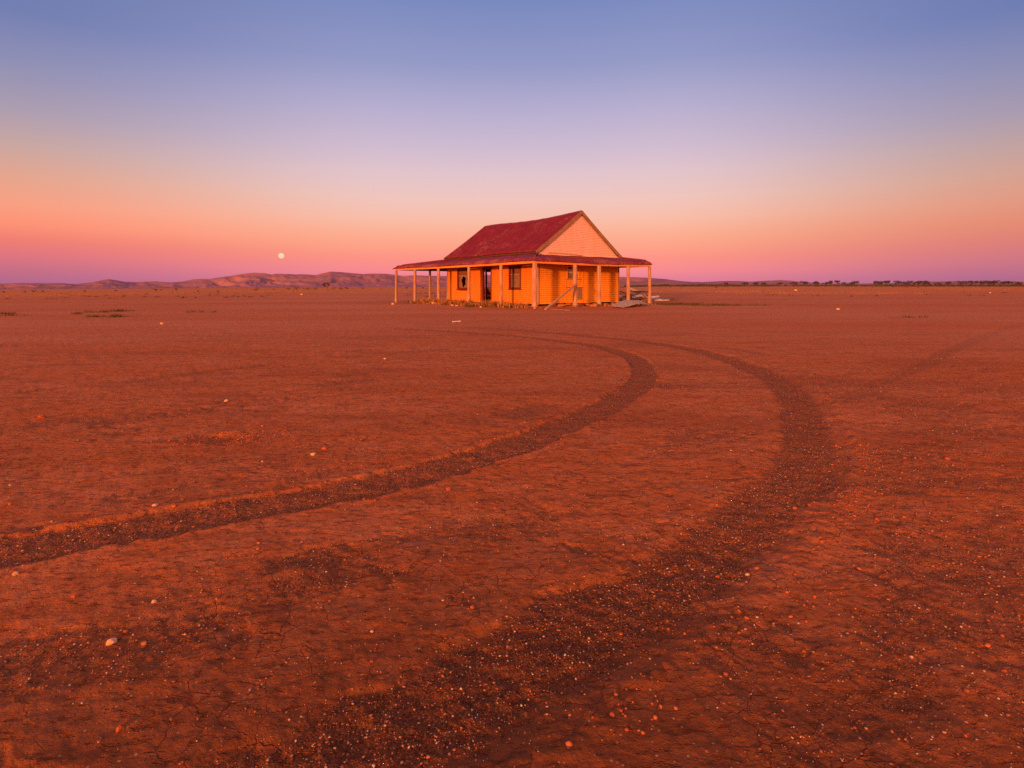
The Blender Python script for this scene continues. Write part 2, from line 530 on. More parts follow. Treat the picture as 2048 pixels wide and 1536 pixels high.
def ground_material():
    m, t = new_mat('red_earth')
    pos = t.n('ShaderNodeNewGeometry').outputs['Position']
    flat = t.scaled(pos, (1, 1, 0.0))
    att = t.n('ShaderNodeAttribute', attribute_name='gravel')
    g = att.outputs['Fac']
    ln = t.n('ShaderNodeVectorMath', operation='LENGTH')
    t.put(ln.inputs[0], flat)
    r = ln.outputs['Value']
    n_big = t.noise(t.scaled(flat, (0.35, 0.9, 1), (0, 0, R(-14))), 0.55, 5, 0.6)
    n_mid = t.noise(flat, 3.1, 6, 0.65)
    n_fin = t.noise(flat, 26.0, 5, 0.7)
    n_grn = t.noise(flat, 150.0, 3, 0.7)
    # crust: dusty pink clay and redder sand
    crust = t.mix(t.ss(t.math('ADD', t.math('MULTIPLY', n_big, 0.5), t.math('MULTIPLY', n_mid, 0.5)), 0.40, 0.62), c4(0.49, 0.128, 0.036), c4(0.56, 0.178, 0.076))
    crust = t.mix(t.math('MULTIPLY', t.ss(n_fin, 0.45, 0.75), 0.55), crust, c4(0.36, 0.088, 0.028))
    sand = t.ss(t.noise(flat, 5.5, 5, 0.65), 0.55, 0.68)
    crust = t.mix(t.math('MULTIPLY', sand, 0.55), crust, c4(0.60, 0.120, 0.017))
    mot = t.noise(t.scaled(flat, (0.8, 1.9, 1), (0, 0, R(-20))), 3.6, 6, 0.72)
    crust = t.mix(t.math('MULTIPLY', t.ss(mot, 0.50, 0.64), 0.65), crust, c4(0.26, 0.068, 0.026))
    mot2 = t.noise(t.scaled(flat, (1, 2.4, 1), (0, 0, R(-12))), 13.0, 4, 0.7)
    crust = t.mix(t.math('MULTIPLY', t.ss(mot2, 0.54, 0.66), 0.70), crust, c4(0.17, 0.044, 0.019))  # mottling flecks, with small clod and pit shadows put into the colour
    crust = t.mix(t.math('MULTIPLY', t.ss(mot2, 0.42, 0.30), 0.50), crust, c4(0.70, 0.130, 0.024))
    band = t.noise(t.scaled(flat, (0.40, 1.15, 1), (0, 0, R(-33))), 0.9, 4, 0.55)
    crust = t.mix(t.math('MULTIPLY', t.ss(band, 0.50, 0.64), 0.42), crust, c4(0.26, 0.068, 0.025))
    # vignette darkening painted into the soil colour close to the camera
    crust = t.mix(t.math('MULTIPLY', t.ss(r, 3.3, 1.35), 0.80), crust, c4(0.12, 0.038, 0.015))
    # hairline cracks of the dried clay
    warp = t.n('ShaderNodeVectorMath', operation='ADD')
    nz = t.n('ShaderNodeTexNoise')
    t.put(nz.inputs['Vector'], flat)
    nz.inputs['Scale'].default_value = 9.0
    nz.inputs['Detail'].default_value = 3.0
    sc = t.n('ShaderNodeVectorMath', operation='SCALE')
    t.put(sc.inputs[0], nz.outputs['Color'])
    sc.inputs['Scale'].default_value = 0.11
    t.put(warp.inputs[0], flat)
    t.put(warp.inputs[1], sc.outputs[0])
    ck = t.voro(t.scaled(warp.outputs[0], (1, 1, 0)), 9.0, 'DISTANCE_TO_EDGE')
    ck2 = t.voro(t.scaled(warp.outputs[0], (1, 1, 0)), 17.0, 'DISTANCE_TO_EDGE')
    keep = t.ss(t.noise(flat, 1.6, 3, 0.6), 0.42, 0.60)
    crack = t.math('MULTIPLY', t.ss(ck, 0.024, 0.003), t.math('MULTIPLY', keep, t.ss(n_mid, 0.34, 0.56)))
    crack2 = t.math('MULTIPLY', t.ss(ck2, 0.05, 0.01), t.math('MULTIPLY', keep, t.math('MULTIPLY', t.ss(n_mid, 0.5, 0.7), 0.6)))
    crack = t.math('MAXIMUM', crack, crack2)
    crack = t.math('MULTIPLY', crack, t.math('SUBTRACT', 1.0, t.ss(r, 6.0, 13.0)))
    crust = t.mix(t.math('MULTIPLY', crack, 0.7), crust, c4(0.14, 0.036, 0.018))
    crust = t.mix(t.math('MULTIPLY', t.ss(n_grn, 0.46, 0.66), 0.45), crust, c4(0.30, 0.065, 0.020))
    spk = t.voro(flat, 70.0, 'F1', 'Color')
    ssep = t.n('ShaderNodeSeparateColor')
    t.put(ssep.inputs[0], spk)
    sdot_ = t.math('MULTIPLY', t.ss(t.voro(flat, 70.0), 0.34, 0.20), t.ss(ssep.outputs[0], 0.86, 0.90))
    crust = t.mix(t.math('MULTIPLY', sdot_, 0.6), crust, t.mix(t.ss(ssep.outputs[1], 0.4, 0.6), c4(0.13, 0.035, 0.018), c4(0.62, 0.34, 0.20)))
    # gravelly dirt in the ruts and worn patches
    pv = t.voro(flat, 150.0, 'F1', 'Color')
    psep = t.n('ShaderNodeSeparateColor')
    t.put(psep.inputs[0], pv)
    grit = t.mix(t.ss(n_grn, 0.35, 0.70), c4(0.235, 0.064, 0.024), c4(0.38, 0.110, 0.042))
    grit = t.mix(t.math('MULTIPLY', t.ss(psep.outputs[0], 0.80, 0.95), 0.6), grit, c4(0.50, 0.23, 0.13))
    grit = t.mix(t.math('MULTIPLY', t.ss(psep.outputs[1], 0.80, 0.9), 0.8), grit, c4(0.065, 0.022, 0.014))
    ge = t.math('ADD', g, t.math('ADD', t.math('MULTIPLY', t.math('SUBTRACT', n_fin, 0.5), 0.8), t.math('MULTIPLY', t.math('SUBTRACT', n_grn, 0.5), 0.7)))
    gm = t.ss(ge, 0.22, 0.80)
    grit = t.mix(t.math('MULTIPLY', t.ss(r, 3.6, 1.5), 0.60), grit, t.mix(t.ss(n_grn, 0.40, 0.66), c4(0.040, 0.014, 0.008), c4(0.115, 0.034, 0.015)))  # the same vignette darkening painted into the near grit
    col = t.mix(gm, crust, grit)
    # far plain: long level streaks, redder drifts, straw ground under the scrub
    st = t.noise(t.scaled(flat, (0.028, 0.16, 1)), 1.0, 5, 0.6)
    st2 = t.noise(t.scaled(flat, (0.10, 0.7, 1)), 1.0, 5, 0.65)
    farc = t.mix(t.ss(st, 0.38, 0.62), c4(0.52, 0.180, 0.090), c4(0.48, 0.128, 0.044))
    farc = t.mix(t.math('MULTIPLY', t.ss(st2, 0.55, 0.75), 0.6), farc, c4(0.42, 0.088, 0.030))
    col = t.mix(t.math('MULTIPLY', t.ss(r, 9.0, 24.0), 0.8), col, farc)
    dash = t.noise(t.scaled(flat, (0.8, 1.0, 1), (0, 0, R(9))), 1.5, 7, 0.78)
    farc = t.mix(t.math('MULTIPLY', t.ss(dash, 0.53, 0.66), 0.65), farc, c4(0.24, 0.062, 0.028))
    farc = t.mix(t.math('MULTIPLY', t.ss(dash, 0.44, 0.33), 0.45), farc, c4(0.62, 0.19, 0.08))
    straw = t.mix(t.ss(t.noise(t.scaled(flat, (0.05, 0.12, 1)), 1.0, 5, 0.7), 0.42, 0.60), c4(0.52, 0.13, 0.040), c4(0.58, 0.23, 0.060))
    col = t.mix(t.math('MULTIPLY', t.ss(r, 85.0, 150.0), 0.75), col, straw)
    # relief that is finer than the mesh
    pd = t.voro(flat, 150.0, 'F1', 'Distance')
    peb = t.math('MULTIPLY', t.math('SUBTRACT', 0.6, pd), t.math('ADD', t.math('MULTIPLY', gm, 0.9), 0.08))
    h = t.math('ADD', t.math('MULTIPLY', peb, 0.0028), t.math('MULTIPLY', n_fin, t.math('MULTIPLY', 0.018, t.math('SUBTRACT', 1.0, t.math('MULTIPLY', t.ss(r, 4.0, 12.0), 0.8)))))
    h = t.math('ADD', h, t.math('MULTIPLY', n_grn, 0.0032))
    h = t.math('SUBTRACT', h, t.math('MULTIPLY', crack, 0.006))
    h = t.math('SUBTRACT', h, t.math('MULTIPLY', t.ss(mot2, 0.54, 0.66), 0.008))
    wide = t.math('ADD', t.math('MULTIPLY', n_mid, 0.05), t.math('MULTIPLY', st2, 0.10))
    nd0 = t.math('MULTIPLY', wide, t.ss(r, 5.0, 14.0))
    finish(t, col, 0.95, (h, 0.9, 1.0), spec=0.08, bump2=(nd0, 0.6, 1.0))
    return m


M = {}
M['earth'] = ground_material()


def weatherboard(name, c1, c2, grime, bare, k_bare=0.62):
    """old painted boards: streaky fade, rain grime, bare timber where the paint has gone"""
    m, t = new_mat(name)
    p = t.n('ShaderNodeTexCoord').outputs['Object']
    v = t.noise(t.scaled(p, (3, 3, 0.5)), 2.2, 5, 0.6)
    col = t.mix(t.ss(v, 0.35, 0.65), c4(*c1), c4(*c2))
    fl = t.noise(t.scaled(p, (2.5, 2.5, 9.0)), 3.0, 6, 0.7)
    col = t.mix(t.math('MULTIPLY', t.ss(fl, k_bare, k_bare + 0.09), 0.7), col, c4(*bare))
    gr = t.noise(t.scaled(p, (5.5, 5.5, 0.35)), 2.5, 4, 0.6)
    col = t.mix(t.math('MULTIPLY', t.ss(gr, 0.56, 0.78), 0.45), col, c4(*grime))
    finish(t, col, 0.8, (fl, 0.25, 0.01), spec=0.2)
    return m


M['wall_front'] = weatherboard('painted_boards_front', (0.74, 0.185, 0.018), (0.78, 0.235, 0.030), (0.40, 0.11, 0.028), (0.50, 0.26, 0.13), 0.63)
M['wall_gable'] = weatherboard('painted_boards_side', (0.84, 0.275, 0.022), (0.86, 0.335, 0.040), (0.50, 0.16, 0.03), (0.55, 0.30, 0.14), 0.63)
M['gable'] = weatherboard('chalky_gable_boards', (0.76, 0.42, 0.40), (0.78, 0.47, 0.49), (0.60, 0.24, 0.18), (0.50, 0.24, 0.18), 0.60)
M['beam'] = simple('bare_beam_timber', (0.80, 0.30, 0.07), (0.72, 0.24, 0.06), 3, (1, 1, 3), c3=(0.45, 0.16, 0.07))
M['post'] = simple('weathered_post', (0.50, 0.30, 0.26), (0.38, 0.17, 0.12), 3.0, (6, 6, 0.5), bstr=0.7, c3=(0.13, 0.07, 0.055), lo=0.42, hi=0.56)
M['barge'] = simple('weathered_bargeboard', (0.24, 0.115, 0.075), (0.33, 0.165, 0.11), 4, (1, 1, 1), c3=(0.13, 0.065, 0.045))
M['frame'] = simple('dark_red_window_frame', (0.20, 0.022, 0.018), (0.13, 0.018, 0.016), 6, c3=(0.28, 0.08, 0.05))
M['doorpaint'] = simple('red_door_paint', (0.30, 0.024, 0.018), (0.22, 0.02, 0.018), 5, (3, 3, 0.6), c3=(0.34, 0.12, 0.08))
M['dusty_glass'] = simple('dusty_glass', (0.20, 0.105, 0.07), (0.27, 0.14, 0.095), 5, rough=0.5, bstr=0.05, spec=0.4)
M['blind'] = simple('old_blind', (0.20, 0.085, 0.05), (0.26, 0.12, 0.07), 7, (1, 1, 4))
M['painted_sky_pane'] = simple('painted_sky_pane', (0.62, 0.46, 0.42), (0.55, 0.40, 0.36), 6)
M['shadow_board'] = simple('grey_shadow_board', (0.30, 0.19, 0.115), (0.22, 0.14, 0.09), 6, (1, 1, 5))  # grey tone puts the post's shadow into the slats
M['inside'] = simple('interior_shade_boards', (0.016, 0.010, 0.008), (0.012, 0.008, 0.006), 3)  # near black puts the unlit rooms' shade into the boards
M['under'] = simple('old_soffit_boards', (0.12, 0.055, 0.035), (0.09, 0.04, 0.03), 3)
M['footing'] = simple('earth_and_stone_footing', (0.34, 0.12, 0.06), (0.22, 0.075, 0.04), 5, bstr=0.9, bdist=0.03, c3=(0.42, 0.2, 0.12))
M['stone_pale'] = simple('pale_quartz_stone', (0.68, 0.42, 0.30), (0.58, 0.30, 0.19), 9, bstr=0.5)
M['stone_red'] = simple('red_stone', (0.58, 0.13, 0.04), (0.48, 0.10, 0.035), 14, bstr=0.6)
M['stone_brown'] = simple('brown_stone', (0.30, 0.10, 0.055), (0.38, 0.14, 0.07), 12, bstr=0.6)
M['clod'] = simple('clods_of_red_soil', (0.46, 0.10, 0.028), (0.38, 0.08, 0.026), 18, bstr=0.8)
M['rubble'] = simple('dusty_rubble', (0.42, 0.17, 0.09), (0.30, 0.11, 0.06), 7, bstr=0.7)
M['plank_grey'] = simple('silvered_plank', (0.40, 0.27, 0.21), (0.30, 0.18, 0.14), 4, (2, 2, 2), bstr=0.5, c3=(0.2, 0.11, 0.08))
M['plank_pale'] = simple('pale_plank', (0.78, 0.62, 0.54), (0.62, 0.42, 0.34), 4, (2, 2, 2), bstr=0.4)
M['plank_red'] = simple('reddish_plank', (0.46, 0.17, 0.10), (0.34, 0.12, 0.07), 4, (2, 2, 2), bstr=0.5)
M['plank_dark'] = simple('gap_shade_broken_timber', (0.14, 0.06, 0.04), (0.22, 0.10, 0.065), 4, (2, 2, 2), bstr=0.5, c3=(0.40, 0.22, 0.16))  # dark tone puts the heap's shaded gaps into the timber colour
M['galv'] = simple('old_galvanised_iron', (0.42, 0.32, 0.28), (0.34, 0.24, 0.2), 3, rough=0.6, bstr=0.2, c3=(0.40, 0.12, 0.06))
M['straw'] = simple('dry_straw_grass', (0.48, 0.20, 0.075), (0.34, 0.15, 0.055), 0.8, bstr=0, coord='Object')
M['straw_far'] = simple('far_straw_grass', (0.44, 0.175, 0.052), (0.32, 0.13, 0.042), 0.2, bstr=0)
M['green'] = simple('low_green_growth', (0.070, 0.056, 0.022), (0.125, 0.078, 0.032), 1.5, bstr=0)
M['bush'] = simple('dull_bush_leaves', (0.10, 0.060, 0.026), (0.16, 0.075, 0.032), 2.5, bstr=0)
M['bush_rust'] = simple('rusty_bush_leaves', (0.24, 0.075, 0.035), (0.16, 0.06, 0.03), 2.5, bstr=0)
M['gum'] = simple('grey_green_gum_leaves', (0.050, 0.046, 0.034), (0.085, 0.072, 0.050), 0.9, bstr=0)
M['trunk'] = simple('tree_bark', (0.16, 0.085, 0.055), (0.10, 0.055, 0.04), 3, (1, 1, 0.3))
M['pebble'] = None


def roof_material():
    m, t = new_mat('faded_red_roof_iron')
    p = t.n('ShaderNodeTexCoord').outputs['Object']
    geo = t.n('ShaderNodeNewGeometry').outputs['Position']
    n1 = t.noise(t.scaled(p, (1.2, 1.2, 0.5)), 1.6, 5, 0.6)
    col = t.mix(t.ss(n1, 0.35, 0.65), c4(0.135, 0.0085, 0.015), c4(0.185, 0.012, 0.021))
    # chalked and peeling paint: short streaks down the slope
    fl = t.noise(t.scaled(p, (1.6, 7.0, 1.6)), 3.2, 6, 0.72)
    area = t.noise(p, 0.55, 4, 0.6)
    pe = t.ss(t.math('ADD', fl, t.math('MULTIPLY', t.math('SUBTRACT', area, 0.5), 0.75)), 0.57, 0.67)
    col = t.mix(t.math('MULTIPLY', pe, 0.62), col, c4(0.38, 0.12, 0.115))
    dk = t.noise(t.scaled(p, (0.7, 5.0, 0.7)), 2.0, 5, 0.6)
    col = t.mix(t.math('MULTIPLY', t.ss(dk, 0.58, 0.72), 0.5), col, c4(0.13, 0.010, 0.014))
    finish(t, col, 0.62, (fl, 0.15, 0.01), spec=0.25)
    return m


def wing_roof_material():
    m, t = new_mat('faded_red_verandah_iron')
    p = t.n('ShaderNodeTexCoord').outputs['Object']
    n1 = t.noise(p, 1.1, 5, 0.6)
    col = t.mix(t.ss(n1, 0.35, 0.65), c4(0.155, 0.011, 0.019), c4(0.215, 0.020, 0.028))
    fl = t.noise(t.scaled(p, (5.0, 5.0, 2.0)), 1.9, 6, 0.72)
    psz = t.n('ShaderNodeSeparateXYZ')
    t.put(psz.inputs[0], p)
    fl = t.math('ADD', fl, t.math('MULTIPLY', t.ss(psz.outputs[2], 3.02, 2.86), 0.10))
    area = t.noise(p, 0.6, 3, 0.6)
    pe = t.ss(t.math('ADD', fl, t.math('MULTIPLY', t.math('SUBTRACT', area, 0.5), 0.7)), 0.58, 0.68)
    col = t.mix(t.math('MULTIPLY', pe, 0.50), col, c4(0.40, 0.13, 0.12))
    rust = t.noise(p, 2.7, 5, 0.65)
    col = t.mix(t.math('MULTIPLY', t.ss(rust, 0.60, 0.72), 0.6), col, c4(0.16, 0.05, 0.04))
    finish(t, col, 0.6, (fl, 0.15, 0.01), spec=0.3)
    return m


M['roof'] = roof_material()
M['wing'] = wing_roof_material()


def hill_material():
    m, t = new_mat('dusk_mauve_hill_rock')
    pos = t.n('ShaderNodeNewGeometry').outputs['Position']
    n1 = t.noise(t.scaled(pos, (1, 1, 2.5)), 0.0035, 6, 0.6)
    n2 = t.noise(t.scaled(pos, (1, 1, 1.0)), 0.012, 5, 0.65)
    col = t.mix(t.ss(n1, 0.38, 0.62), c4(0.29, 0.140, 0.21), c4(0.37, 0.160, 0.20))  # mauve of the dusk air and light put into the rock colour
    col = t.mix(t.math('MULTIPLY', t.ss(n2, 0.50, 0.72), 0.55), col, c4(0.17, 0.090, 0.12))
    finish(t, col, 0.95, (n2, 0.4, 30.0), spec=0.0)
    return m


M['hill'] = hill_material()


# ------------------------------------------------------------------ ground: one sheet out to the horizon
def build_ground():
    y_rows = np.linspace(1.0 / 1.12, 1.0 / 62.0, 860)
    rad = np.concatenate([np.linspace(0.08, 1.02, 8), 1.0 / y_rows, 62.0 * 1.055 ** np.arange(1, 95)])
    fine = np.tan(np.linspace(-0.93, 0.93, 1180))
    fine = np.arctan(fine)
    coarse = np.linspace(0.93, 2 * math.pi - 0.93, 74)[1:-1]
    th = np.concatenate([fine, coarse])
    nr, nt = len(rad), len(th)
    X = rad[:, None] * np.sin(th)[None, :]
    Y = rad[:, None] * np.cos(th)[None, :]
    x, y = X.ravel(), Y.ravel()
    z = np.empty_like(x)
    g = np.zeros_like(x)
    z, g = land(x, y)
    co = np.stack([x, y, z], 1)
    co = np.vstack([co, [[0, 0, float(z[:nt].mean())]]])
    g = np.append(g, 0.0)
    i = np.arange(nr - 1)[:, None] * nt
    j = np.arange(nt)[None, :]
    j2 = (j + 1) % nt
    quads = np.stack([i + j, i + nt + j, i + nt + j2, i + j2], -1).reshape(-1, 4)
    cap = np.stack([np.full(nt, nr * nt), np.arange(nt), (np.arange(nt) + 1) % nt], 1)
    me = bpy.data.meshes.new('ground')
    me.vertices.add(len(co))
    me.vertices.foreach_set('co', co.astype(np.float32).ravel())
    idx = np.concatenate([quads.ravel(), cap.ravel()]).astype(np.int32)
    me.loops.add(len(idx))
    me.loops.foreach_set('vertex_index', idx)
    st = np.concatenate([np.arange(len(quads)) * 4, len(quads) * 4 + np.arange(nt) * 3]).astype(np.int32)
    me.polygons.add(len(st))
    me.polygons.foreach_set('loop_start', st)
    me.update(calc_edges=True)
    a = me.attributes.new('gravel', 'FLOAT', 'POINT')
    a.data.foreach_set('value', g.astype(np.float32))
    me.polygons.foreach_set('use_smooth', np.ones(len(me.polygons), dtype=bool))
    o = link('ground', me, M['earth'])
    if me.polygons[nt * 20].normal.z < 0:
        me.flip_normals()
    tag(o, kind='structure')
    return o


build_ground()


# ------------------------------------------------------------------ hills
RIDGE = [(-260, 569), (-120, 567.5), (0, 567.2), (44, 566), (85, 566), (120, 566), (150, 568), (185, 564.3), (200, 561), (217, 558), (232, 560.5), (245, 563), (270, 564), (310, 562.3), (340, 564.8), (365, 563),
         (390, 558), (420, 557.4), (445, 554), (460, 552), (480, 548.8), (497, 546.3), (510, 545.4), (530, 546.4), (543, 549.3), (550, 547.4), (575, 548), (590, 549), (600, 548.4), (618, 549.2), (632, 550.2),
         (645, 546.4), (662, 543), (680, 544), (705, 546), (725, 548), (745, 547), (770, 547.6), (790, 549.5), (805, 551.6), (830, 550.5), (850, 551.2), (890, 552), (940, 551), (975, 550), (1020, 552), (1080, 553), (1140, 552.5),
         (1200, 553.4), (1236, 554), (1265, 554.3), (1290, 555), (1330, 558), (1360, 562), (1385, 563.8), (1405, 564), (1430, 562.8), (1445, 562), (1475, 562), (1500, 563.2), (1520, 562), (1545, 561), (1562, 559.8), (1580, 561.2),
         (1600, 563.4), (1650, 566.4), (1700, 567.2), (1780, 566.6), (1850, 563.6), (1920, 562.2), (1950, 563), (1975, 565), (2010, 562.6), (2030, 562.4), (2060, 564.8), (2140, 566), (2300, 568)]


def build_hills():
    rx = np.array([p[0] for p in RIDGE], float)
    ry = np.array([p[1] for p in RIDGE], float)
    px = np.arange(-250, 2290, 2.0)
    D0 = 6000.0
    top = (HOR - np.interp(px, rx, ry)) * D0 / FPX + CAMH
    top = top + 3.0 * (fbm(px / 9.0, px * 0, 3, 77) - 0.5)
    depth = np.concatenate([np.linspace(0.80, 1.0, 84), np.linspace(1.01, 1.20, 14)])          # of the ridge distance; 1 is the crest
    P, Dp = np.meshgrid(px, depth)
    Tm = np.meshgrid(top, depth)[0]
    Xw = (P - 1024.0) * D0 / FPX
    u = (Dp - 0.80) / 0.20
    front = np.clip(u, 0, 1)
    # spurs run down towards the plain, gullies cut between them
    wx = Xw / 420.0 + 0.7 * (fbm(Xw / 900.0, Dp * 7, 3, 31) - 0.5) * 3
    sp = 1 - np.abs(2 * fbm(wx, Dp * 5.0, 4, 33) - 1)
    sp2 = 1 - np.abs(2 * fbm(Xw / 130.0 + Dp * 3, Dp * 20, 4, 35) - 1)
    cut = np.sin(math.pi * np.clip(front, 0, 1)) ** 0.8
    prof = front ** 1.25
    h = prof * (1 - 0.80 * cut * (1 - sp) * 1.7) + 0.13 * cut * (sp2 - 0.6)
    h = h + 0.22 * np.exp(-((front - 0.38) / 0.16) ** 2) * np.clip(fbm(Xw / 600.0, Dp * 3, 3, 39) * 2 - 0.85, 0, 1)
    back = np.clip((Dp - 1.0) / 0.20, 0, 1)
    h = np.where(Dp > 1.0, (1 - back) ** 1.3, np.clip(h, 0, 1.02))
    # the crest row is exact; nearer rows must stay under it as seen from the plain
    Y = D0 * Dp
    X = (P - 1024.0) * Y / FPX
    base = tilt(X, Y) - 6.0
    z = base + h * (Tm - base)
    lim = CAMH + (Tm - CAMH) * Dp - 1.5 * (1 - Dp) * 20
    z = np.where(Dp < 1.0, np.minimum(z, lim), z)
    co = np.stack([X.ravel(), Y.ravel(), z.ravel()], 1)
    nr, nc = P.shape
    i = np.arange(nr - 1)[:, None] * nc
    j = np.arange(nc - 1)[None, :]
    q = np.stack([i + j, i + j + 1, i + nc + j + 1, i + nc + j], -1).reshape(-1)
    me = mesh_np('hills', co, q, 4)
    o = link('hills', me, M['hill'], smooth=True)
    tag(o, kind='structure')


build_hills()


# ------------------------------------------------------------------ moon
def build_moon():
    m, t = new_mat('moonlit_surface')
    p = t.n('ShaderNodeTexCoord').outputs['Object']
    n1 = t.noise(t.scaled(p, (1, 1, 1)), 0.028, 4, 0.55)
    col = t.mix(t.ss(n1, 0.42, 0.58), c4(*lin(250, 205, 158)[:3]), c4(*lin(253, 228, 178)[:3]))
    e = t.n('ShaderNodeEmission')
    t.put(e.inputs[0], col)
    e.inputs[1].default_value = 0.97
    t.put(t.n('ShaderNodeOutputMaterial').inputs[0], e.outputs[0])
    D = 16000.0
    bm = bmesh.new()
    bmesh.ops.create_uvsphere(bm, u_segments=48, v_segments=24, radius=D * 5.5 / FPX)
    me = bpy.data.meshes.new('moon')
    bm.to_mesh(me)
    bm.free()
    o = link('moon', me, m, loc=((562.5 - 1024) * D / FPX, D, CAMH + (HOR - 511.5) * D / FPX), smooth=True)
    tag(o, 'full pale yellow moon low in the pink sky over the hills', 'moon')


build_moon()

# ------------------------------------------------------------------ the house (local x = along the gable side, y = along the long front, away from the near corner)
HX, HY, HROT = 1.272, 30.084, R(36.6576)
LEN, WID, DEP, DEPL = 18.232, 9.884, 1.471, 5.994
X0, X1 = DEP, WID - DEP                       # house walls
Y0, Y1 = DEP, LEN - DEPL
FLOOR, WTOP = 0.21, 3.20
house = empty('farmhouse', (HX, HY, 0.0), HROT)
tag(house, 'derelict orange weatherboard farmhouse with red iron roof and bullnose verandah', 'house')
cH, sH = math.cos(HROT), math.sin(HROT)


def hw(x, y):
    return HX + x * cH - y * sH, HY + x * sH + y * cH


def hz(x, y):
    """ground height under a point of the house plan"""
    return zat(*hw(x, y))


BOARD, GROOVE = 0.125, 0.020


def board_wall(name, along, p, a0, a1, z0, z1, holes, outward, mat, parent, top=None, wav=None, thick=0.11):
    """wall of lapped boards in the plane (along = 'x' or 'y', other coordinate p), with rectangular holes, outer face stepped board by board.
    top(a) optionally clips the boards (gables); wav(a) is the wavy foot of the cladding"""
    mb = MB()
    nb = int(math.ceil((z1 - z0) / BOARD))

    def P3(a, d, z):
        return (a, p + outward * d, z) if along == 'x' else (p + outward * d, a, z)
    for k in range(nb):
        zb, zt = z0 + k * BOARD, min(z0 + (k + 1) * BOARD, z1)
        spans = [(a0, a1)]
        cuts = []
        for (h0, h1, hz0, hz1) in holes:
            if zt > hz0 + 0.03 and zb < hz1 - 0.03:
                cuts.append((h0, h1))
        for h0, h1 in cuts:
            ns = []
            for s0, s1 in spans:
                if h1 <= s0 or h0 >= s1:
                    ns.append((s0, s1))
                else:
                    if h0 > s0:
                        ns.append((s0, h0))
                    if h1 < s1:
                        ns.append((h1, s1))
            spans = ns
        for s0, s1 in spans:
            if top is not None:
                s0b, s1b = top(zb)
                s0t, s1t = top(zt)
            else:
                s0b = s0t = s0
                s1b = s1t = s1
            if s1b - s0b < 0.02:
                continue
            n = max(1, int((s1b - s0b) / 0.9))
            j = rnd.uniform(-0.003, 0.003)
            vs = []
            for i in range(n + 1):
                u = i / n
                ab, at_ = s0b + (s1b - s0b) * u, s0t + (s1t - s0t) * u
                w = wav(ab) if (wav is not None and k == 0) else 0.0
                bulge = rnd.uniform(-0.004, 0.004) + j
                vs += [P3(ab, 0.024 + bulge, zb + w), P3(at_, 0.006 + bulge, zt - GROOVE), P3(at_, -0.035, zt - GROOVE + 0.0005), P3(at_, -0.035, zt), P3(at_, -thick, zt), P3(ab, -thick, zb + w)]
            fs = []
            for i in range(n):
                b = i * 6
                for q in range(6):
                    fs.append((b + q, b + (q + 1) % 6, b + 6 + (q + 1) % 6, b + 6 + q))
            fs += [(5, 4, 3, 2, 1, 0), tuple(n * 6 + q for q in range(6))]
            mb.add(vs, fs)
    return mb.build(name, mat, parent)


# openings (along, along, z, z)
DOOR = (6.37, 7.50, FLOOR, 2.50)
WIN_A = (9.34, 10.83, 1.00, 2.52)
WIN_B = (3.14, 4.43, 1.04, 2.52)
WIN_C = (3.73, 4.82, 1.70, 2.52)
WIN_L = (4.60, 5.62, 1.11, 2.43)
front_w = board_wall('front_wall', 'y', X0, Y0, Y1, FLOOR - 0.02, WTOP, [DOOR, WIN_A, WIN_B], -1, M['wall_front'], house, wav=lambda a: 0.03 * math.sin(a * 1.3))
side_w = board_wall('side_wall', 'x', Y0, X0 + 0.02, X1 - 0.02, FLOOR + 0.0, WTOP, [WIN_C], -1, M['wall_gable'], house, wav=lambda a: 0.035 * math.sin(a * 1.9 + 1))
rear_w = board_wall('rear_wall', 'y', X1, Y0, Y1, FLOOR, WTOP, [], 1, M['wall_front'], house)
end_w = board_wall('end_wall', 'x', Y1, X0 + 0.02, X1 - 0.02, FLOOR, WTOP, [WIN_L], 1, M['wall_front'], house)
# corner boards
for (cx_, cy_) in ((X0 - 0.028, Y0 - 0.028), (X0 - 0.028, Y1 + 0.028), (X1 + 0.028, Y0 - 0.028), (X1 + 0.028, Y1 + 0.028)):
    mb = MB()
    mb.box(cx_ - 0.035, cy_ - 0.035, FLOOR - 0.05, cx_ + 0.035, cy_ + 0.035, WTOP - 0.03)
    mb.build('corner_board', M['barge'] if cx_ > 2 else M['post'], house)
# floor, ceiling, inner partitions keep the rooms dark
mb = MB()
mb.box(X0 + 0.13, Y0 + 0.13, FLOOR - 0.12, X1 - 0.13, Y1 - 0.13, FLOOR - 0.02)
mb.build('floor_boards', M['inside'], house)
mb = MB()
mb.box(X0 + 0.12, Y0 + 0.12, 3.06, X1 - 0.12, Y1 - 0.12, 3.12)
mb.build('ceiling_boards', M['inside'], house)
PARTS_IN = []
PARTS_IN.append((X0 + 0.13, 5.55, FLOOR - 0.01, X1 - 0.13, 5.65, 3.05))
for a0, a1, b0, b1 in ((X0 + 0.113, X0 + 0.118, Y0 + 0.12, 3.1), (X0 + 0.113, X0 + 0.118, 4.46, 6.33), (X0 + 0.113, X0 + 0.118, 7.54, 9.3), (X0 + 0.113, X0 + 0.118, 10.86, Y1 - 0.12)):
    PARTS_IN.append((a0, b0, FLOOR, a1, b1, 3.05))
for bx_ in PARTS_IN:
    mb = MB()
    mb.box(*bx_)
    mb.build('partition' if bx_[4] - bx_[1] < 0.2 else 'lining_board', M['inside'], house)
# gable cladding: boards up to the apex
RX, RZ = WID / 2, 6.05
EZN, EZF = 3.36, 3.24                           # eave heights at the near and far side of the gable
EXN, EXF = X0 - 0.20, X1 + 0.20


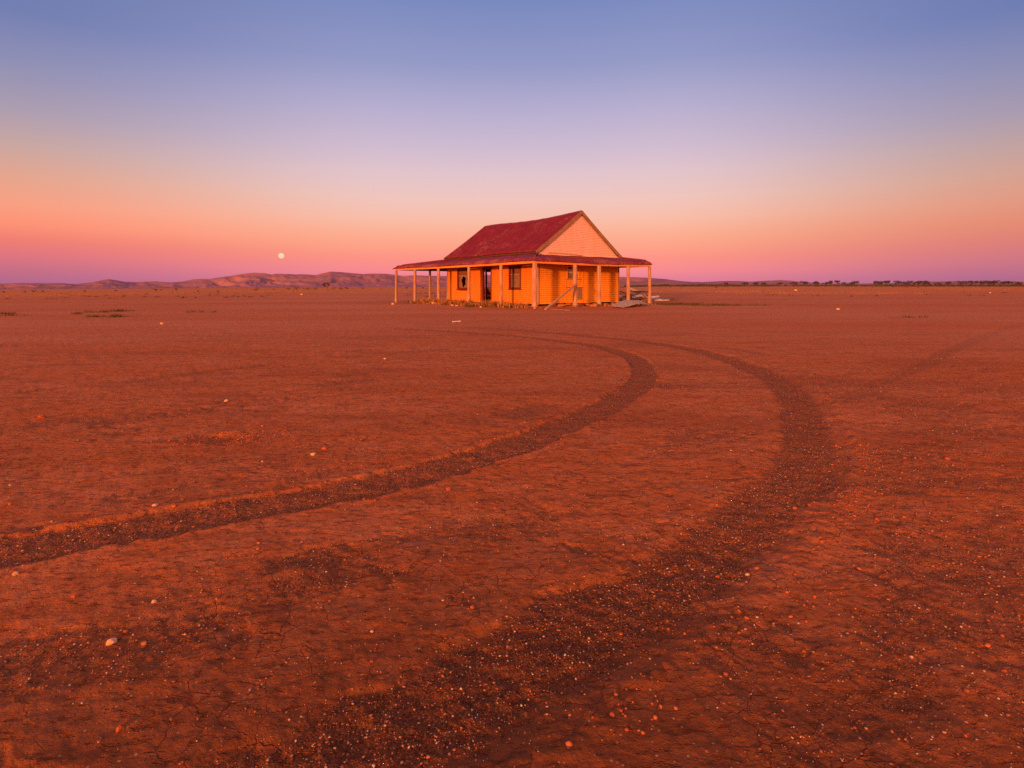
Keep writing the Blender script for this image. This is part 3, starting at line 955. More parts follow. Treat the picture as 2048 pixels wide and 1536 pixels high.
def gable_span(z):
    k = (z - 3.20) / (RZ - 0.16 - 3.20)
    k = min(max(k, 0), 1)
    return X0 + (RX - X0) * k, X1 + (RX - X1) * k


BOARD, GROOVE = 0.105, 0.011
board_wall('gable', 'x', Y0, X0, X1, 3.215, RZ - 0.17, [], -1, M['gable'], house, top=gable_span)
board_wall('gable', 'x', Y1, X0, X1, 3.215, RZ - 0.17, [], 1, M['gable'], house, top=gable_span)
BOARD = 0.125
mb = MB()
mb.beam((X0 - 0.02, Y0 - 0.035, 3.235), (X1 + 0.02, Y0 - 0.035, 3.165), 0.035, 0.13, n=6, bow=-0.02)
mb.build('gable_sill_board', M['gable'], house)
mb = MB()
mb.beam((X0 + 0.7, Y0 - 0.062, 3.27), (X0 + 3.6, Y0 - 0.062, 3.215), 0.018, 0.05, n=5, bow=0.015)
mb.build('loose_trim', M['post'], house)

# main roof: two corrugated slopes with a sagging ridge
YN, YF = Y0 - 0.09, Y1 + 0.09


def ridge_z(y):
    u = (y - YN) / (YF - YN)
    return RZ - 0.015 * u - 0.17 * max(0.0, math.sin(math.pi * min(max(u, 0.0) * 1.15, 1.0))) ** 1.2 * (1 - 0.25 * u) + 0.012 * math.sin(y * 5.1) * math.sin(math.pi * u)


def main_slope(side):
    ny, ns, amp, pitch = int((YF - YN) / 0.0152), 14, 0.011, 0.0912
    co = []
    for i in range(ny + 1):
        y = YN + (YF - YN) * i / ny
        rz_ = ridge_z(y)
        if side < 0:
            ex, ez = EXN - 0.03, EZN + (0.03 if y < 4 else 0.02) - 0.03 * math.sin(y * 0.9) * 0.6
        else:
            ex, ez = EXF + 0.03, EZF + 0.02
        cor = amp * math.sin(2 * math.pi * y / pitch)
        for k in range(ns + 1):
            u = k / ns
            sag = -0.045 * math.sin(math.pi * u) * (0.6 + 0.4 * math.sin(y * 0.8))
            lap = 0.012 if 0.46 < u else 0.0
            co.append((RX + (ex - RX) * u, y, rz_ + (ez - rz_) * u + sag + cor - lap))
    co = np.array(co)
    n = len(co)
    i = np.arange(ny)[:, None] * (ns + 1)
    k = np.arange(ns)[None, :]
    q = np.stack([i + k, i + k + 1, i + ns + 2 + k, i + ns + 1 + k], -1).reshape(-1, 4)
    if side > 0:
        q = q[:, ::-1]
    under = co - np.array([0, 0, 0.03])
    q2 = q[:, ::-1] + n
    edge = []
    e_idx = [k for k in range(ns + 1)]
    for a, b in zip(e_idx[:-1], e_idx[1:]):
        edge.append((a, b, b + n, a + n))
        o_ = ny * (ns + 1)
        edge.append((o_ + b, o_ + a, o_ + a + n, o_ + b + n))
    for i_ in range(ny):
        a, b = i_ * (ns + 1) + ns, (i_ + 1) * (ns + 1) + ns
        edge.append((a, b, b + n, a + n))
    me = mesh_np('roof', np.vstack([co, under]), np.vstack([q, q2, np.array(edge)]).ravel(), 4)
    bm = bmesh.new()
    bm.from_mesh(me)
    bmesh.ops.recalc_face_normals(bm, faces=bm.faces)
    bm.to_mesh(me)
    bm.free()
    return me


roof_front = link('roof', main_slope(-1), M['roof'], house)
roof_rear = link('roof', main_slope(1), M['roof'], house)
mb = MB()
npt = 26
for i in range(npt):
    ya, yb = YN - 0.02 + (YF - YN + 0.04) * i / npt, YN - 0.02 + (YF - YN + 0.04) * (i + 1) / npt
    for sgn in (-1, 1):
        za, zb = ridge_z(ya) + 0.028, ridge_z(yb) + 0.028
        mb.add([(RX, ya, za), (RX, yb, zb), (RX + sgn * 0.17, yb, zb - 0.125), (RX + sgn * 0.17, ya, za - 0.125),
                (RX, ya, za - 0.02), (RX, yb, zb - 0.02), (RX + sgn * 0.17, yb, zb - 0.145), (RX + sgn * 0.17, ya, za - 0.145)],
               [(0, 1, 2, 3), (7, 6, 5, 4), (3, 2, 6, 7), (0, 3, 7, 4), (1, 5, 6, 2)])
mb.build('ridge_cap', M['wing'], roof_front)
# bargeboards at the near gable (and the far one)
for (yy, z_off) in ((YN - 0.03, 0), (YF + 0.03, 0)):
    rz_ = ridge_z(min(max(yy, YN), YF))
    for ex, ez in ((EXN - 0.05, EZN - 0.01), (EXF + 0.06, EZF - 0.03)):
        mb = MB()
        mb.beam((RX, yy, rz_ - 0.09), (ex, yy, ez - 0.075), 0.035, 0.20, n=6, bow=-0.03)
        mb.build('bargeboard', M['barge'], house)
mb = MB()
mb.beam((EXN + 0.06, YN + 0.05, EZN - 0.06), (EXN + 0.06, YF - 0.05, EZN - 0.06), 0.025, 0.12, n=8)
mb.build('eave_board', M['under'], house)

# verandah roof: bullnose iron on four sides, hipped at the corners
BZ = 2.69                                        # top of the verandah beam


def wing_section(depth, ztop):
    """(distance out from the wall, height) down the sheet: straight, then the curved nose"""
    pts = []
    d1 = depth - 0.30
    z1 = BZ + 0.27
    for k in range(7):
        u = k / 6
        pts.append((d1 * u, ztop + (z1 - ztop) * u))
    for k in range(1, 7):
        a = k / 6 * R(72)
        pts.append((d1 + 0.40 * math.sin(a) / math.sin(R(72)) * 1.06, z1 - 0.25 * (1 - math.cos(a)) / (1 - math.cos(R(72)))))
    return pts


def wing_roof(side):
    """side: 'front' (x = X0), 'gable' (y = Y0), 'rear', 'end'"""
    dep = {'front': DEP, 'gable': DEP, 'rear': DEP, 'end': DEPL}
    zt = {'front': 3.255, 'gable': 3.17, 'rear': 3.17, 'end': 3.21}[side]
    sec = wing_section(dep[side], zt)
    dmax = dep[side]
    if side == 'front':
        a0, a1, na, pa = Y0, Y1, dep['gable'], dep['end']
    elif side == 'rear':
        a0, a1, na, pa = Y0, Y1, dep['gable'], dep['end']
    else:
        a0, a1, na, pa = X0, X1, dep['front'], dep['rear']
    full = (a1 + pa + 0.11) - (a0 - na - 0.11)
    n = int(full / 0.030)
    verts, faces = [], []
    A0, A1 = a0 - na - 0.12, a1 + pa + 0.12
    for i in range(n + 1):
        for (d, z) in sec:
            u = i / n
            lo, hi = a0 - na * d / dmax, a1 + pa * d / dmax      # hip lines
            a = lo + (hi - lo) * u
            ridge = 0.010 * math.sin(2 * math.pi * a / 0.152)
            ragged = 0.0
            wv = 0.02 * math.sin(a * 0.9) * d / dmax + 0.012 * math.sin(a * 3.1 + d * 2)
            zz = z + ridge + wv - 0.07 * (1 if side == 'gable' else 0.4) * math.sin(math.pi * u) * (d / dmax) ** 2 * (0.6 if side == 'gable' else 0.2)
            if side == 'front':
                verts.append((X0 - d, a, zz))
            elif side == 'rear':
                verts.append((X1 + d, a, zz))
            elif side == 'gable':
                verts.append((a, Y0 - d, zz))
            else:
                verts.append((a, Y1 + d, zz))
    m_ = len(sec)
    nv = len(verts)
    co = np.array(verts)
    i = np.arange(n)[:, None] * m_
    k = np.arange(m_ - 1)[None, :]
    q = np.stack([i + k, i + k + 1, i + m_ + k + 1, i + m_ + k], -1).reshape(-1, 4)
    under = co - np.array([0, 0, 0.022])
    edge = [(i_ * m_ + m_ - 1, (i_ + 1) * m_ + m_ - 1, (i_ + 1) * m_ + m_ - 1 + nv, i_ * m_ + m_ - 1 + nv) for i_ in range(n)]
    me = mesh_np('verandah_roof', np.vstack([co, under]), np.vstack([q, q[:, ::-1] + nv, np.array(edge)]).ravel(), 4)
    bm = bmesh.new()
    bm.from_mesh(me)
    bmesh.ops.recalc_face_normals(bm, faces=bm.faces)
    bm.to_mesh(me)
    bm.free()
    return link('verandah_roof', me, M['wing'], house)


for s_ in ('front', 'gable', 'rear', 'end'):
    wing_roof(s_)
# hip cappings at the two seen corners
for (pa, pb) in (((X0, Y0, 3.25), (0.0, 0.0, BZ)), ((X0, Y1, 3.24), (0.0, LEN, BZ)), ((X1, Y0, 3.18), (WID, 0.0, BZ))):
    mb = MB()
    va, vb = Vector(pa), Vector(pb)
    d = (vb - va)
    h_ = Vector((d.x, d.y, 0)).length
    pts = []
    for k in range(8):
        u = k / 7
        c = va.lerp(vb, u)
        c.z = va.z + (BZ + 0.29 - va.z) * min(u / 0.82, 1) if u <= 0.82 else BZ + 0.29 - 0.25 * ((u - 0.82) / 0.18) ** 1.6
        c.z += 0.03
        pts.append(c)
    mb.tube(pts, [0.045] * 8, 6)
    mb.build('hip_capping', M['wing'], house)

# verandah beams on the posts
BH = 0.13


def vbeam(p, q, n, bow, mat=None):
    mb = MB()
    mb.beam((p[0], p[1], BZ - BH / 2), (q[0], q[1], BZ - BH / 2), 0.09, BH, n=n, bow=bow)
    return mb.build('verandah_beam', mat or M['beam'], house)


vbeam((0, 0.05, 0), (0, LEN + 0.06, 0), 10, -0.02)
vbeam((-0.06, 0, 0), (WID + 0.06, 0, 0), 8, -0.05)
vbeam((0.05, LEN, 0), (WID - 0.05, LEN, 0), 6, 0, M['under'])
vbeam((WID, 0.05, 0), (WID, LEN + 0.06, 0), 6, 0, M['under'])
# rafters under the verandah iron
for k in range(10):
    yy = 0.5 + k * 1.25
    mb = MB()
    mb.beam((X0 - 0.06, yy + DEP * 0.7, 3.12), (0.06, yy + DEP * 0.7, BZ + 0.02), 0.045, 0.07)
    mb.build('rafter', M['under'], house)
for k in range(7):
    xx = 1.7 + k * 1.1
    mb = MB()
    mb.beam((xx, Y0 - 0.06, 3.05), (xx, 0.06, BZ + 0.02), 0.045, 0.07)
    mb.build('rafter', M['under'], house)
for k in range(6):
    xx = 0.9 + k * 1.6
    mb = MB()
    mb.beam((xx, Y1 + 0.06, 3.10), (xx, LEN - 0.06, BZ + 0.03), 0.05, 0.09)
    mb.build('rafter', M['under'], house)


def post(x, y, w, collar=True, lean=(0, 0)):
    """old round-edged post: stump, flared foot, tapering shaft"""
    zb = hz(x, y) - 0.12
    zt = BZ - BH - 0.002
    mb = MB()
    r0 = w / 2 * 1.08
    prof = []
    if collar:
        prof += [(zb, r0 * 0.62), (0.10 + zb + 0.10, r0 * 0.66), (zb + 0.205, r0 * 0.70), (zb + 0.21, r0 * 1.22), (zb + 0.40, r0 * 1.18), (zb + 0.47, r0 * 1.0)]
    else:
        prof += [(zb, r0 * 1.02), (zb + 0.3, r0 * 1.0)]
    for k in range(1, 9):
        u = k / 8
        prof.append((zb + 0.47 + (zt - zb - 0.47) * u, r0 * (1.0 - 0.04 * u + rnd.uniform(-0.025, 0.025))))
    k = 8
    vs, fs = [], []
    for i, (z, r_) in enumerate(prof):
        u = (z - zb) / (zt - zb)
        for j in range(k):
            a = math.pi / 8 + 2 * math.pi * j / k
            sq = 1.0 / max(abs(math.cos(a)), abs(math.sin(a)))
            rr = r_ * (0.86 + 0.14 * sq) * (1 + rnd.uniform(-0.02, 0.02))
            vs.append((x + lean[0] * (1 - u) + rr * math.cos(a), y + lean[1] * (1 - u) + rr * math.sin(a), z))
    for i in range(len(prof) - 1):
        for j in range(k):
            a, b = i * k + j, i * k + (j + 1) % k
            fs.append((a, b, b + k, a + k))
    fs += [tuple(reversed(range(k))), tuple(range((len(prof) - 1) * k, len(prof) * k))]
    mb.add(vs, fs)
    return mb.build('verandah_post', M['post'], house)


for (x_, y_, w_) in ((0, 0.0, .27), (0, 3.25, .20), (0, 6.89, .205), (0, 11.03, .205), (0, 14.78, .205), (0, 18.22, .20)):
    post(x_, y_, w_)
for (x_, w_) in ((3.067, .26), (5.08, .25), (7.753, .225), (9.87, .20)):
    post(x_, 0.0, w_)
for (x_, y_) in ((3.143, LEN), (6.6, LEN), (9.87, LEN), (WID, 4.6), (WID, 9.2), (WID, 13.8)):
    post(x_, y_, .18, False)

# footing of packed earth and stone under the walls
mb = MB()
mb.box(X0 + 0.06, Y0 + 0.06, -0.25, X1 - 0.06, Y1 - 0.06, FLOOR - 0.13)
mb.build('footing', M['footing'], house)


# windows and door on the front wall (plane x = X0, outside is -x)
def front_window(op, broken):
    y0, y1, z0, z1 = op
    mb = MB()
    fx0, fx1 = X0 - 0.035, X0 + 0.10
    mb.box(fx0, y0, z0 + 0.06, fx1, y0 + 0.11, z1)
    mb.box(fx0, y1 - 0.11, z0 + 0.06, fx1, y1, z1)
    mb.box(fx0, y0 + 0.112, z1 - 0.11, fx1, y1 - 0.112, z1)
    fr = mb.build('window', M['frame'], house)
    mb = MB()
    mb.box(X0 - 0.09, y0 - 0.06, z0, X0 + 0.10, y1 + 0.06, z0 + 0.055)
    mb.build('sill', M['frame'], fr)
    zm = z0 + (z1 - z0) * 0.66
    sx0, sx1 = X0 + 0.025, X0 + 0.065
    mb = MB()
    mb.box(sx0, y0 + 0.112, zm - 0.025, sx1, y1 - 0.112, zm + 0.025)
    mb.build('meeting_rail', M['post'], fr)
    mb = MB()
    mb.box(sx0, y0 + 0.112, z0 + 0.058, sx1, y0 + 0.19, zm - 0.027)
    mb.box(sx0, y1 - 0.19, z0 + 0.058, sx1, y1 - 0.112, zm - 0.027)
    mb.box(sx0, y0 + 0.192, z0 + 0.058, sx1, y1 - 0.192, z0 + 0.15)
    mb.build('sash', M['frame'], fr)
    # upper light: slatted blind behind
    mb = MB()
    zz = zm + 0.03
    while zz < z1 - 0.12:
        mb.add([(X0 + 0.06, y0 + 0.112, zz), (X0 + 0.06, y1 - 0.112, zz), (X0 + 0.085, y1 - 0.112, zz + 0.052), (X0 + 0.085, y0 + 0.112, zz + 0.052), (X0 + 0.066, y0 + 0.112, zz - 0.004), (X0 + 0.066, y1 - 0.112, zz - 0.004),
                (X0 + 0.091, y1 - 0.112, zz + 0.048), (X0 + 0.091, y0 + 0.112, zz + 0.048)], [(0, 1, 2, 3), (7, 6, 5, 4), (0, 4, 5, 1), (2, 6, 7, 3), (0, 3, 7, 4), (1, 5, 6, 2)])
        zz += 0.053
    mb.build('blind', M['blind'], fr)
    ya, yb, za, zb = y0 + 0.19, y1 - 0.19, z0 + 0.15, zm - 0.026
    gx = X0 + 0.045
    if not broken:
        mb = MB()
        mb.box(gx - 0.003, ya, za, gx + 0.003, yb, zb)
        pn = mb.build('pane', M['dusty_glass'], fr)
    else:
        # pane with a long jagged hole
        n = 40
        outer, inner = [], []
        cy_, cz_ = (ya + yb) / 2 - 0.06, (za + zb) / 2 + 0.07
        for i in range(n):
            a = 2 * math.pi * i / n
            c, s2 = math.cos(a), math.sin(a)
            k = min((yb - cy_) / c if c > 1e-6 else ((ya - cy_) / c if c < -1e-6 else 9), (zb - cz_) / s2 if s2 > 1e-6 else ((za - cz_) / s2 if s2 < -1e-6 else 9))
            outer.append((cy_ + c * k, cz_ + s2 * k))
            rr = 1 + 0.16 * math.sin(a * 5 + 1) + rnd.uniform(-0.07, 0.07)
            hx_, hz_ = 0.27, 0.36
            tail = 0.30 * math.exp(-((a - 1.5 * math.pi) / 0.22) ** 2)
            inner.append((cy_ + c * hx_ * rr, cz_ + s2 * min(hz_ * rr + tail, k * 0.95 if s2 else 9)))
        mb = MB()
        for gxx in (gx - 0.003, gx + 0.003):
            b = len(mb.v)
            mb.v += [(gxx, p[0], p[1]) for p in outer] + [(gxx, p[0], p[1]) for p in inner]
            for i in range(n):
                j = (i + 1) % n
                mb.f.append((b + i, b + j, b + n + j, b + n + i))
        tag(mb.build('pane', M['dusty_glass'], fr), 'dusty pane broken through with a black hole')


front_window(WIN_A, True)
front_window(WIN_B, False)
# doorway: frame and the red door standing open inside
mb = MB()
mb.box(X0 - 0.04, DOOR[0] - 0.0, FLOOR - 0.02, X0 + 0.11, DOOR[0] + 0.09, DOOR[3])
mb.box(X0 - 0.04, DOOR[1] - 0.09, FLOOR - 0.02, X0 + 0.11, DOOR[1], DOOR[3])
mb.box(X0 - 0.04, DOOR[0] + 0.092, DOOR[3] - 0.10, X0 + 0.11, DOOR[1] - 0.092, DOOR[3])
door_f = mb.build('door_frame', M['frame'], house)
mb = MB()
da, db = Vector((X0 + 0.13, DOOR[1] - 0.16, 0)), Vector((X0 + 0.13 + 0.56, DOOR[1] - 0.16 + 0.66, 0))
mb.beam(da + Vector((0, 0, (FLOOR + DOOR[3] - 0.14) / 2)), db + Vector((0, 0, (FLOOR + DOOR[3] - 0.14) / 2)), 0.04, DOOR[3] - 0.14 - FLOOR - 0.02)
for zz in (0.85, 1.75):
    off = Vector((0.03, -0.025, zz))
    mb.beam(da.lerp(db, 0.15) + off, da.lerp(db, 0.85) + off, 0.02, 0.7)
tag(mb.build('door', M['doorpaint'], door_f), 'red door standing open into the dark room')
# side wall window, grey slats painting a post's shadow below it and the vertical joints of the patched boards
y_ = Y0
mb = MB()
x0, x1, z0, z1 = WIN_C
mb.box(x0, y_ - 0.035, z0 + 0.05, x0 + 0.09, y_ + 0.10, z1)
mb.box(x1 - 0.09, y_ - 0.035, z0 + 0.05, x1, y_ + 0.10, z1)
mb.box(x0 + 0.092, y_ - 0.035, z1 - 0.08, x1 - 0.092, y_ + 0.10, z1)
fr = mb.build('window', M['wall_gable'], house)
mb = MB()
mb.box(x0 - 0.05, y_ - 0.08, z0 - 0.02, x1 + 0.05, y_ + 0.10, z0 + 0.048)
mb.build('sill', M['post'], fr)
mb = MB()
mb.box(x0 + 0.095, y_ + 0.05, 2.08, x1 - 0.095, y_ + 0.06, 2.36)  # opaque board, the sky's reflection painted as its pale colour
tag(mb.build('pane', M['painted_sky_pane'], fr), 'upper pane painted pale like reflected sky')
mb = MB()
mb.box(x0 + 0.095, y_ + 0.03, z0 + 0.05, x1 - 0.095, y_ + 0.04, 2.075)
tag(mb.build('pane', M['dusty_glass'], fr), 'grey dusty lower pane')
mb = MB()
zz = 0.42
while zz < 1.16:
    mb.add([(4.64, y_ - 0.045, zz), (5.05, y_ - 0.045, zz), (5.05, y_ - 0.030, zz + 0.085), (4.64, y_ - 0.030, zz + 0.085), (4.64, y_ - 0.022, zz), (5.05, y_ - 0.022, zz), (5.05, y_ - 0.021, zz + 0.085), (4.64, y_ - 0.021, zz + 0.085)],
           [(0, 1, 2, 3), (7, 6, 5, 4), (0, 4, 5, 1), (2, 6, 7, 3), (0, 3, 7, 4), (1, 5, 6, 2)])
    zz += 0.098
mb.build('post_shadow_slats', M['shadow_board'], house)
for (a, z0_, z1_) in ((3.66, 0.3, 1.66), (5.10, 0.25, 2.6)):
    mb = MB()
    mb.box(a - 0.018, y_ - 0.040, z0_, a + 0.018, y_ - 0.023, z1_)
    mb.build('cover_strip', M['wall_gable'], house)
mb = MB()
mb.box(3.68, y_ - 0.05, 1.165, 5.08, y_ - 0.024, 1.205)
mb.build('ledge', M['barge'], house)
# the end wall window frame seen through the doorway
mb = MB()
x0, x1, z0, z1 = WIN_L
for b in ((x0, z0, x0 + 0.05, z1), (x1 - 0.05, z0, x1, z1), (x0 + 0.052, z0, x1 - 0.052, z0 + 0.05), (x0 + 0.052, z1 - 0.05, x1 - 0.052, z1)):
    mb.box(b[0], Y1 - 0.09, b[1], b[2], Y1 + 0.03, b[3])
mb.build('window', M['frame'], house)


# ------------------------------------------------------------------ loose things round the house
def loose_plank(p, q, w, h, mat, label, group='timber lying in the rubble behind the house', bow=0.0, name='timber_plank', roll=0.0, cat='plank'):
    p, q = Vector(p), Vector(q)
    c = (p + q) / 2
    mb = MB()
    up = Vector((0, -math.sin(roll), math.cos(roll)))
    mb.beam(p - c, q - c, w, h, up=up, n=5, bow=bow, jit=0.06)
    o = mb.build(name, mat, None, c)
    tag(o, label, cat, group)
    return o


# the brace that leans on the second side post
bx, by = hw(3.02, -0.17)
g0 = at(1091, 619.5)
loose_plank((g0[0], g0[1], g0[2] + 0.03), (bx, by, 1.40), 0.14, 0.07, M['post'], 'long weathered plank leaning from the ground against a verandah post', None, name='leaning_plank')


def gpt(px, py, dz=0.0):
    a = at(px, py)
    return Vector((a[0], a[1], a[2] + dz))


def span(pxa, pya, pxb, pyb, za, zb, w, h, mat, label, Y=None, **k):
    """a plank between two points of the rubble heap: ground pixels and heights of its ends"""
    hs = 1.35 if max(za, zb) > 0.1 and k.get('group', 1) else 1.0
    if mat in (M['plank_pale'], M['plank_grey']) and hs > 1:
        k.setdefault('roll', rnd.uniform(0.7, 1.2))             # flat side turned up towards the open plain
    loose_plank(gpt(pxa, pya, za * hs), gpt(pxb, pyb, zb * hs), w * (1.25 if hs > 1 else 1), h * (1.7 if hs > 1 else 1), mat, label, **k)


# the heap stands behind the corner of the house, well past the rear verandah line
span(1236, 601, 1262, 600, .62, .40, .16, .04, M['plank_red'], 'dark red plank sticking up beside the house corner in the heap')
span(1238, 602, 1262, 603, .30, .34, .14, .04, M['plank_pale'], 'pale plank lying level in the heap just beyond the house corner')
span(1258, 602, 1281, 602, .78, .50, .18, .03, M['plank_pale'], 'whitish board on top of the heap sloping down to the right')
span(1264, 603, 1286, 602, .42, .66, .13, .04, M['plank_grey'], 'grey plank crossing under the whitish board on the heap')
span(1262, 603, 1296, 602, .62, .56, .07, .05, M['under'], 'long dark batten lying across the top of the heap')
span(1264, 604, 1292, 603, .30, .36, .20, .03, M['plank_pale'], 'broad pale board low in the heap between two verandah posts')
span(1235, 604, 1258, 605, .20, .12, .20, .04, M['plank_pale'], 'wide pale board at the foot of the heap by the house corner')
span(1270, 603, 1308, 605, .22, .14, .12, .05, M['plank_red'], 'reddish plank lying low at the front of the heap')
span(1292, 604, 1318, 603, .24, .30, .14, .04, M['plank_pale'], 'pale plank poking out of the heap past the last post')
span(1298, 605, 1338, 604.2, .12, .10, .09, .05, M['plank_pale'], 'thin pale batten reaching far out to the right of the heap')
span(1240, 600, 1292, 599, .46, .24, .10, .06, M['plank_red'], 'long red rail buried at the back of the heap')
span(1278, 609, 1312, 606, .05, .10, .14, .04, M['plank_grey'], 'short grey plank on the ground in front of the last post')
span(1244, 603, 1270, 600, .14, .55, .08, .05, M['plank_red'], 'brown stick standing steeply out of the heap')
span(1100, 619, 1140, 622, .03, .03, .09, .03, M['plank_grey'], 'thin dark grey batten lying flat on the dirt by the leaning plank', group=None)
span(905, 644.6, 921, 644, .02, .03, .06, .03, M['plank_pale'], 'small pale piece of wood lying alone on the plain before the house', group=None, name='wood_scrap', cat='wood scrap')
span(830, 606, 858, 607.5, .03, .03, .12, .05, M['plank_red'], 'reddish plank lying on the ground under the open end of the verandah', group=None)


def iron_sheet(pxa, pya, pxb, pyb, width, lift, label, mat='galv', curl=0.3):
    """bent corrugated sheet lying on the ground"""
    a, b = gpt(pxa, pya), gpt(pxb, pyb)
    c = (a + b) / 2
    d = b - a
    ln = d.length
    d.normalize()
    sd = Vector((-d.y, d.x, 0))
    n, mN = 16, 30
    vs, fs = [], []
    for i in range(n + 1):
        u = i / n
        for j in range(mN + 1):
            w = j / mN - 0.5
            p = d * ((u - 0.5) * ln) + sd * (w * width) + Vector((0, 0, 1)) * (lift * math.sin(math.pi * (0.08 + 0.84 * u)) ** 1.3 + 0.018 * math.sin(w * width * 2 * math.pi / 0.11) + curl * lift * (w + 0.5) * (0.4 + u) + 0.07 * math.sin(3.2 * u + 2.5 * w) * (1 - abs(2 * u - 1)) + 0.03)
            vs.append(p)
    k = mN + 1
    nv = len(vs)
    for i in range(n):
        for j in range(mN):
            fs.append((i * k + j, i * k + j + 1, (i + 1) * k + j + 1, (i + 1) * k + j))
    fs2 = [tuple(q + nv for q in reversed(f_)) for f_ in fs]
    vs2 = [v - Vector((0, 0, 0.012)) for v in vs]
    rim = [i for i in range(k)] + [i * k + k - 1 for i in range(1, n + 1)] + [n * k + j for j in range(k - 2, -1, -1)] + [i * k for i in range(n - 1, 0, -1)]
    fs3 = [(rim[i], rim[(i + 1) % len(rim)], rim[(i + 1) % len(rim)] + nv, rim[i] + nv) for i in range(len(rim))]
    mb = MB()
    mb.add(vs + vs2, fs + fs2 + fs3)
    o = mb.build('iron_sheet', M[mat], None, c)
    tag(o, label, 'iron sheet', 'fallen roofing iron')


iron_sheet(1234, 616.5, 1289, 611.5, 0.75, 0.15, 'big bent grey roofing sheet lying humped on the dirt before the posts', curl=1.4)
iron_sheet(1262, 603, 1296, 604, 0.8, 0.20, 'grey roofing sheet buckled inside the timber heap')
iron_sheet(1298, 604, 1326, 601, 0.8, 0.12, 'flat rusty roofing sheet lying right of the heap')

def splinters():
    mb = MB()
    for _ in range(90):
        px_, py_ = rnd.gauss(1272, 22), rnd.uniform(599.5, 605.5)
        if px_ < 1236 or px_ > 1330:
            continue
        c = gpt(px_, py_, rnd.uniform(0.0, 0.62) * max(0.15, 1 - ((px_ - 1268) / 42.0) ** 2) + 0.03)
        a = rnd.uniform(-0.7, 0.7)
        d = Vector((math.cos(a), math.sin(a), rnd.uniform(-0.25, 0.25))) * rnd.uniform(0.25, 0.9)
        mb.beam(c - d, c + d, rnd.uniform(0.06, 0.2), rnd.uniform(0.02, 0.05), jit=0.1, n=2)
    o = mb.build('debris', M['plank_dark'])
    tag(o, kind='stuff')


splinters()


def ico(sub):
    bm = bmesh.new()
    bmesh.ops.create_icosphere(bm, subdivisions=sub, radius=1.0)
    v = np.array([p.co[:] for p in bm.verts])
    f_ = np.array([[q.index for q in fc.verts] for fc in bm.faces])
    bm.free()
    return v, f_


ICO1, ICO2, ICO3 = ico(1), ico(2), ico(3)


def stone_mesh(name, seed, sx, sy, sz, sub=ICO3, ang=0.35):
    v, f_ = sub
    v = v.copy()
    rg = np.random.default_rng(seed)
    for _ in range(9):                            # chip flat facets off
        nrm_ = rg.normal(size=3)
        nrm_ /= np.linalg.norm(nrm_)
        dlim = rg.uniform(0.55, 0.9)
        dd = v @ nrm_
        over = np.maximum(dd - dlim, 0)
        v = v - over[:, None] * nrm_[None, :] * 0.9
    v = v + 0.06 * rg.normal(size=v.shape)
    v = v * np.array([sx, sy, sz])
    return mesh_np(name, v, f_.ravel(), 3)


def stone(px, py, wpx, mat, label, flat=0.62, name='stone', cat='stone', group='loose stones on the plain', aspect=0.8):
    X, Y, z = at(px, py)
    w = wpx * Y / FPX
    me = stone_mesh(name, int(px * 7 + py * 13), w / 2, w / 2 * aspect, w / 2 * flat)
    o = link(name, me, M[mat], loc=(X, Y, z + w / 2 * flat * 0.45))
    o.rotation_euler = (0, 0, rnd.uniform(-0.5, 0.5))
    tag(o, label, cat, group)
    return o


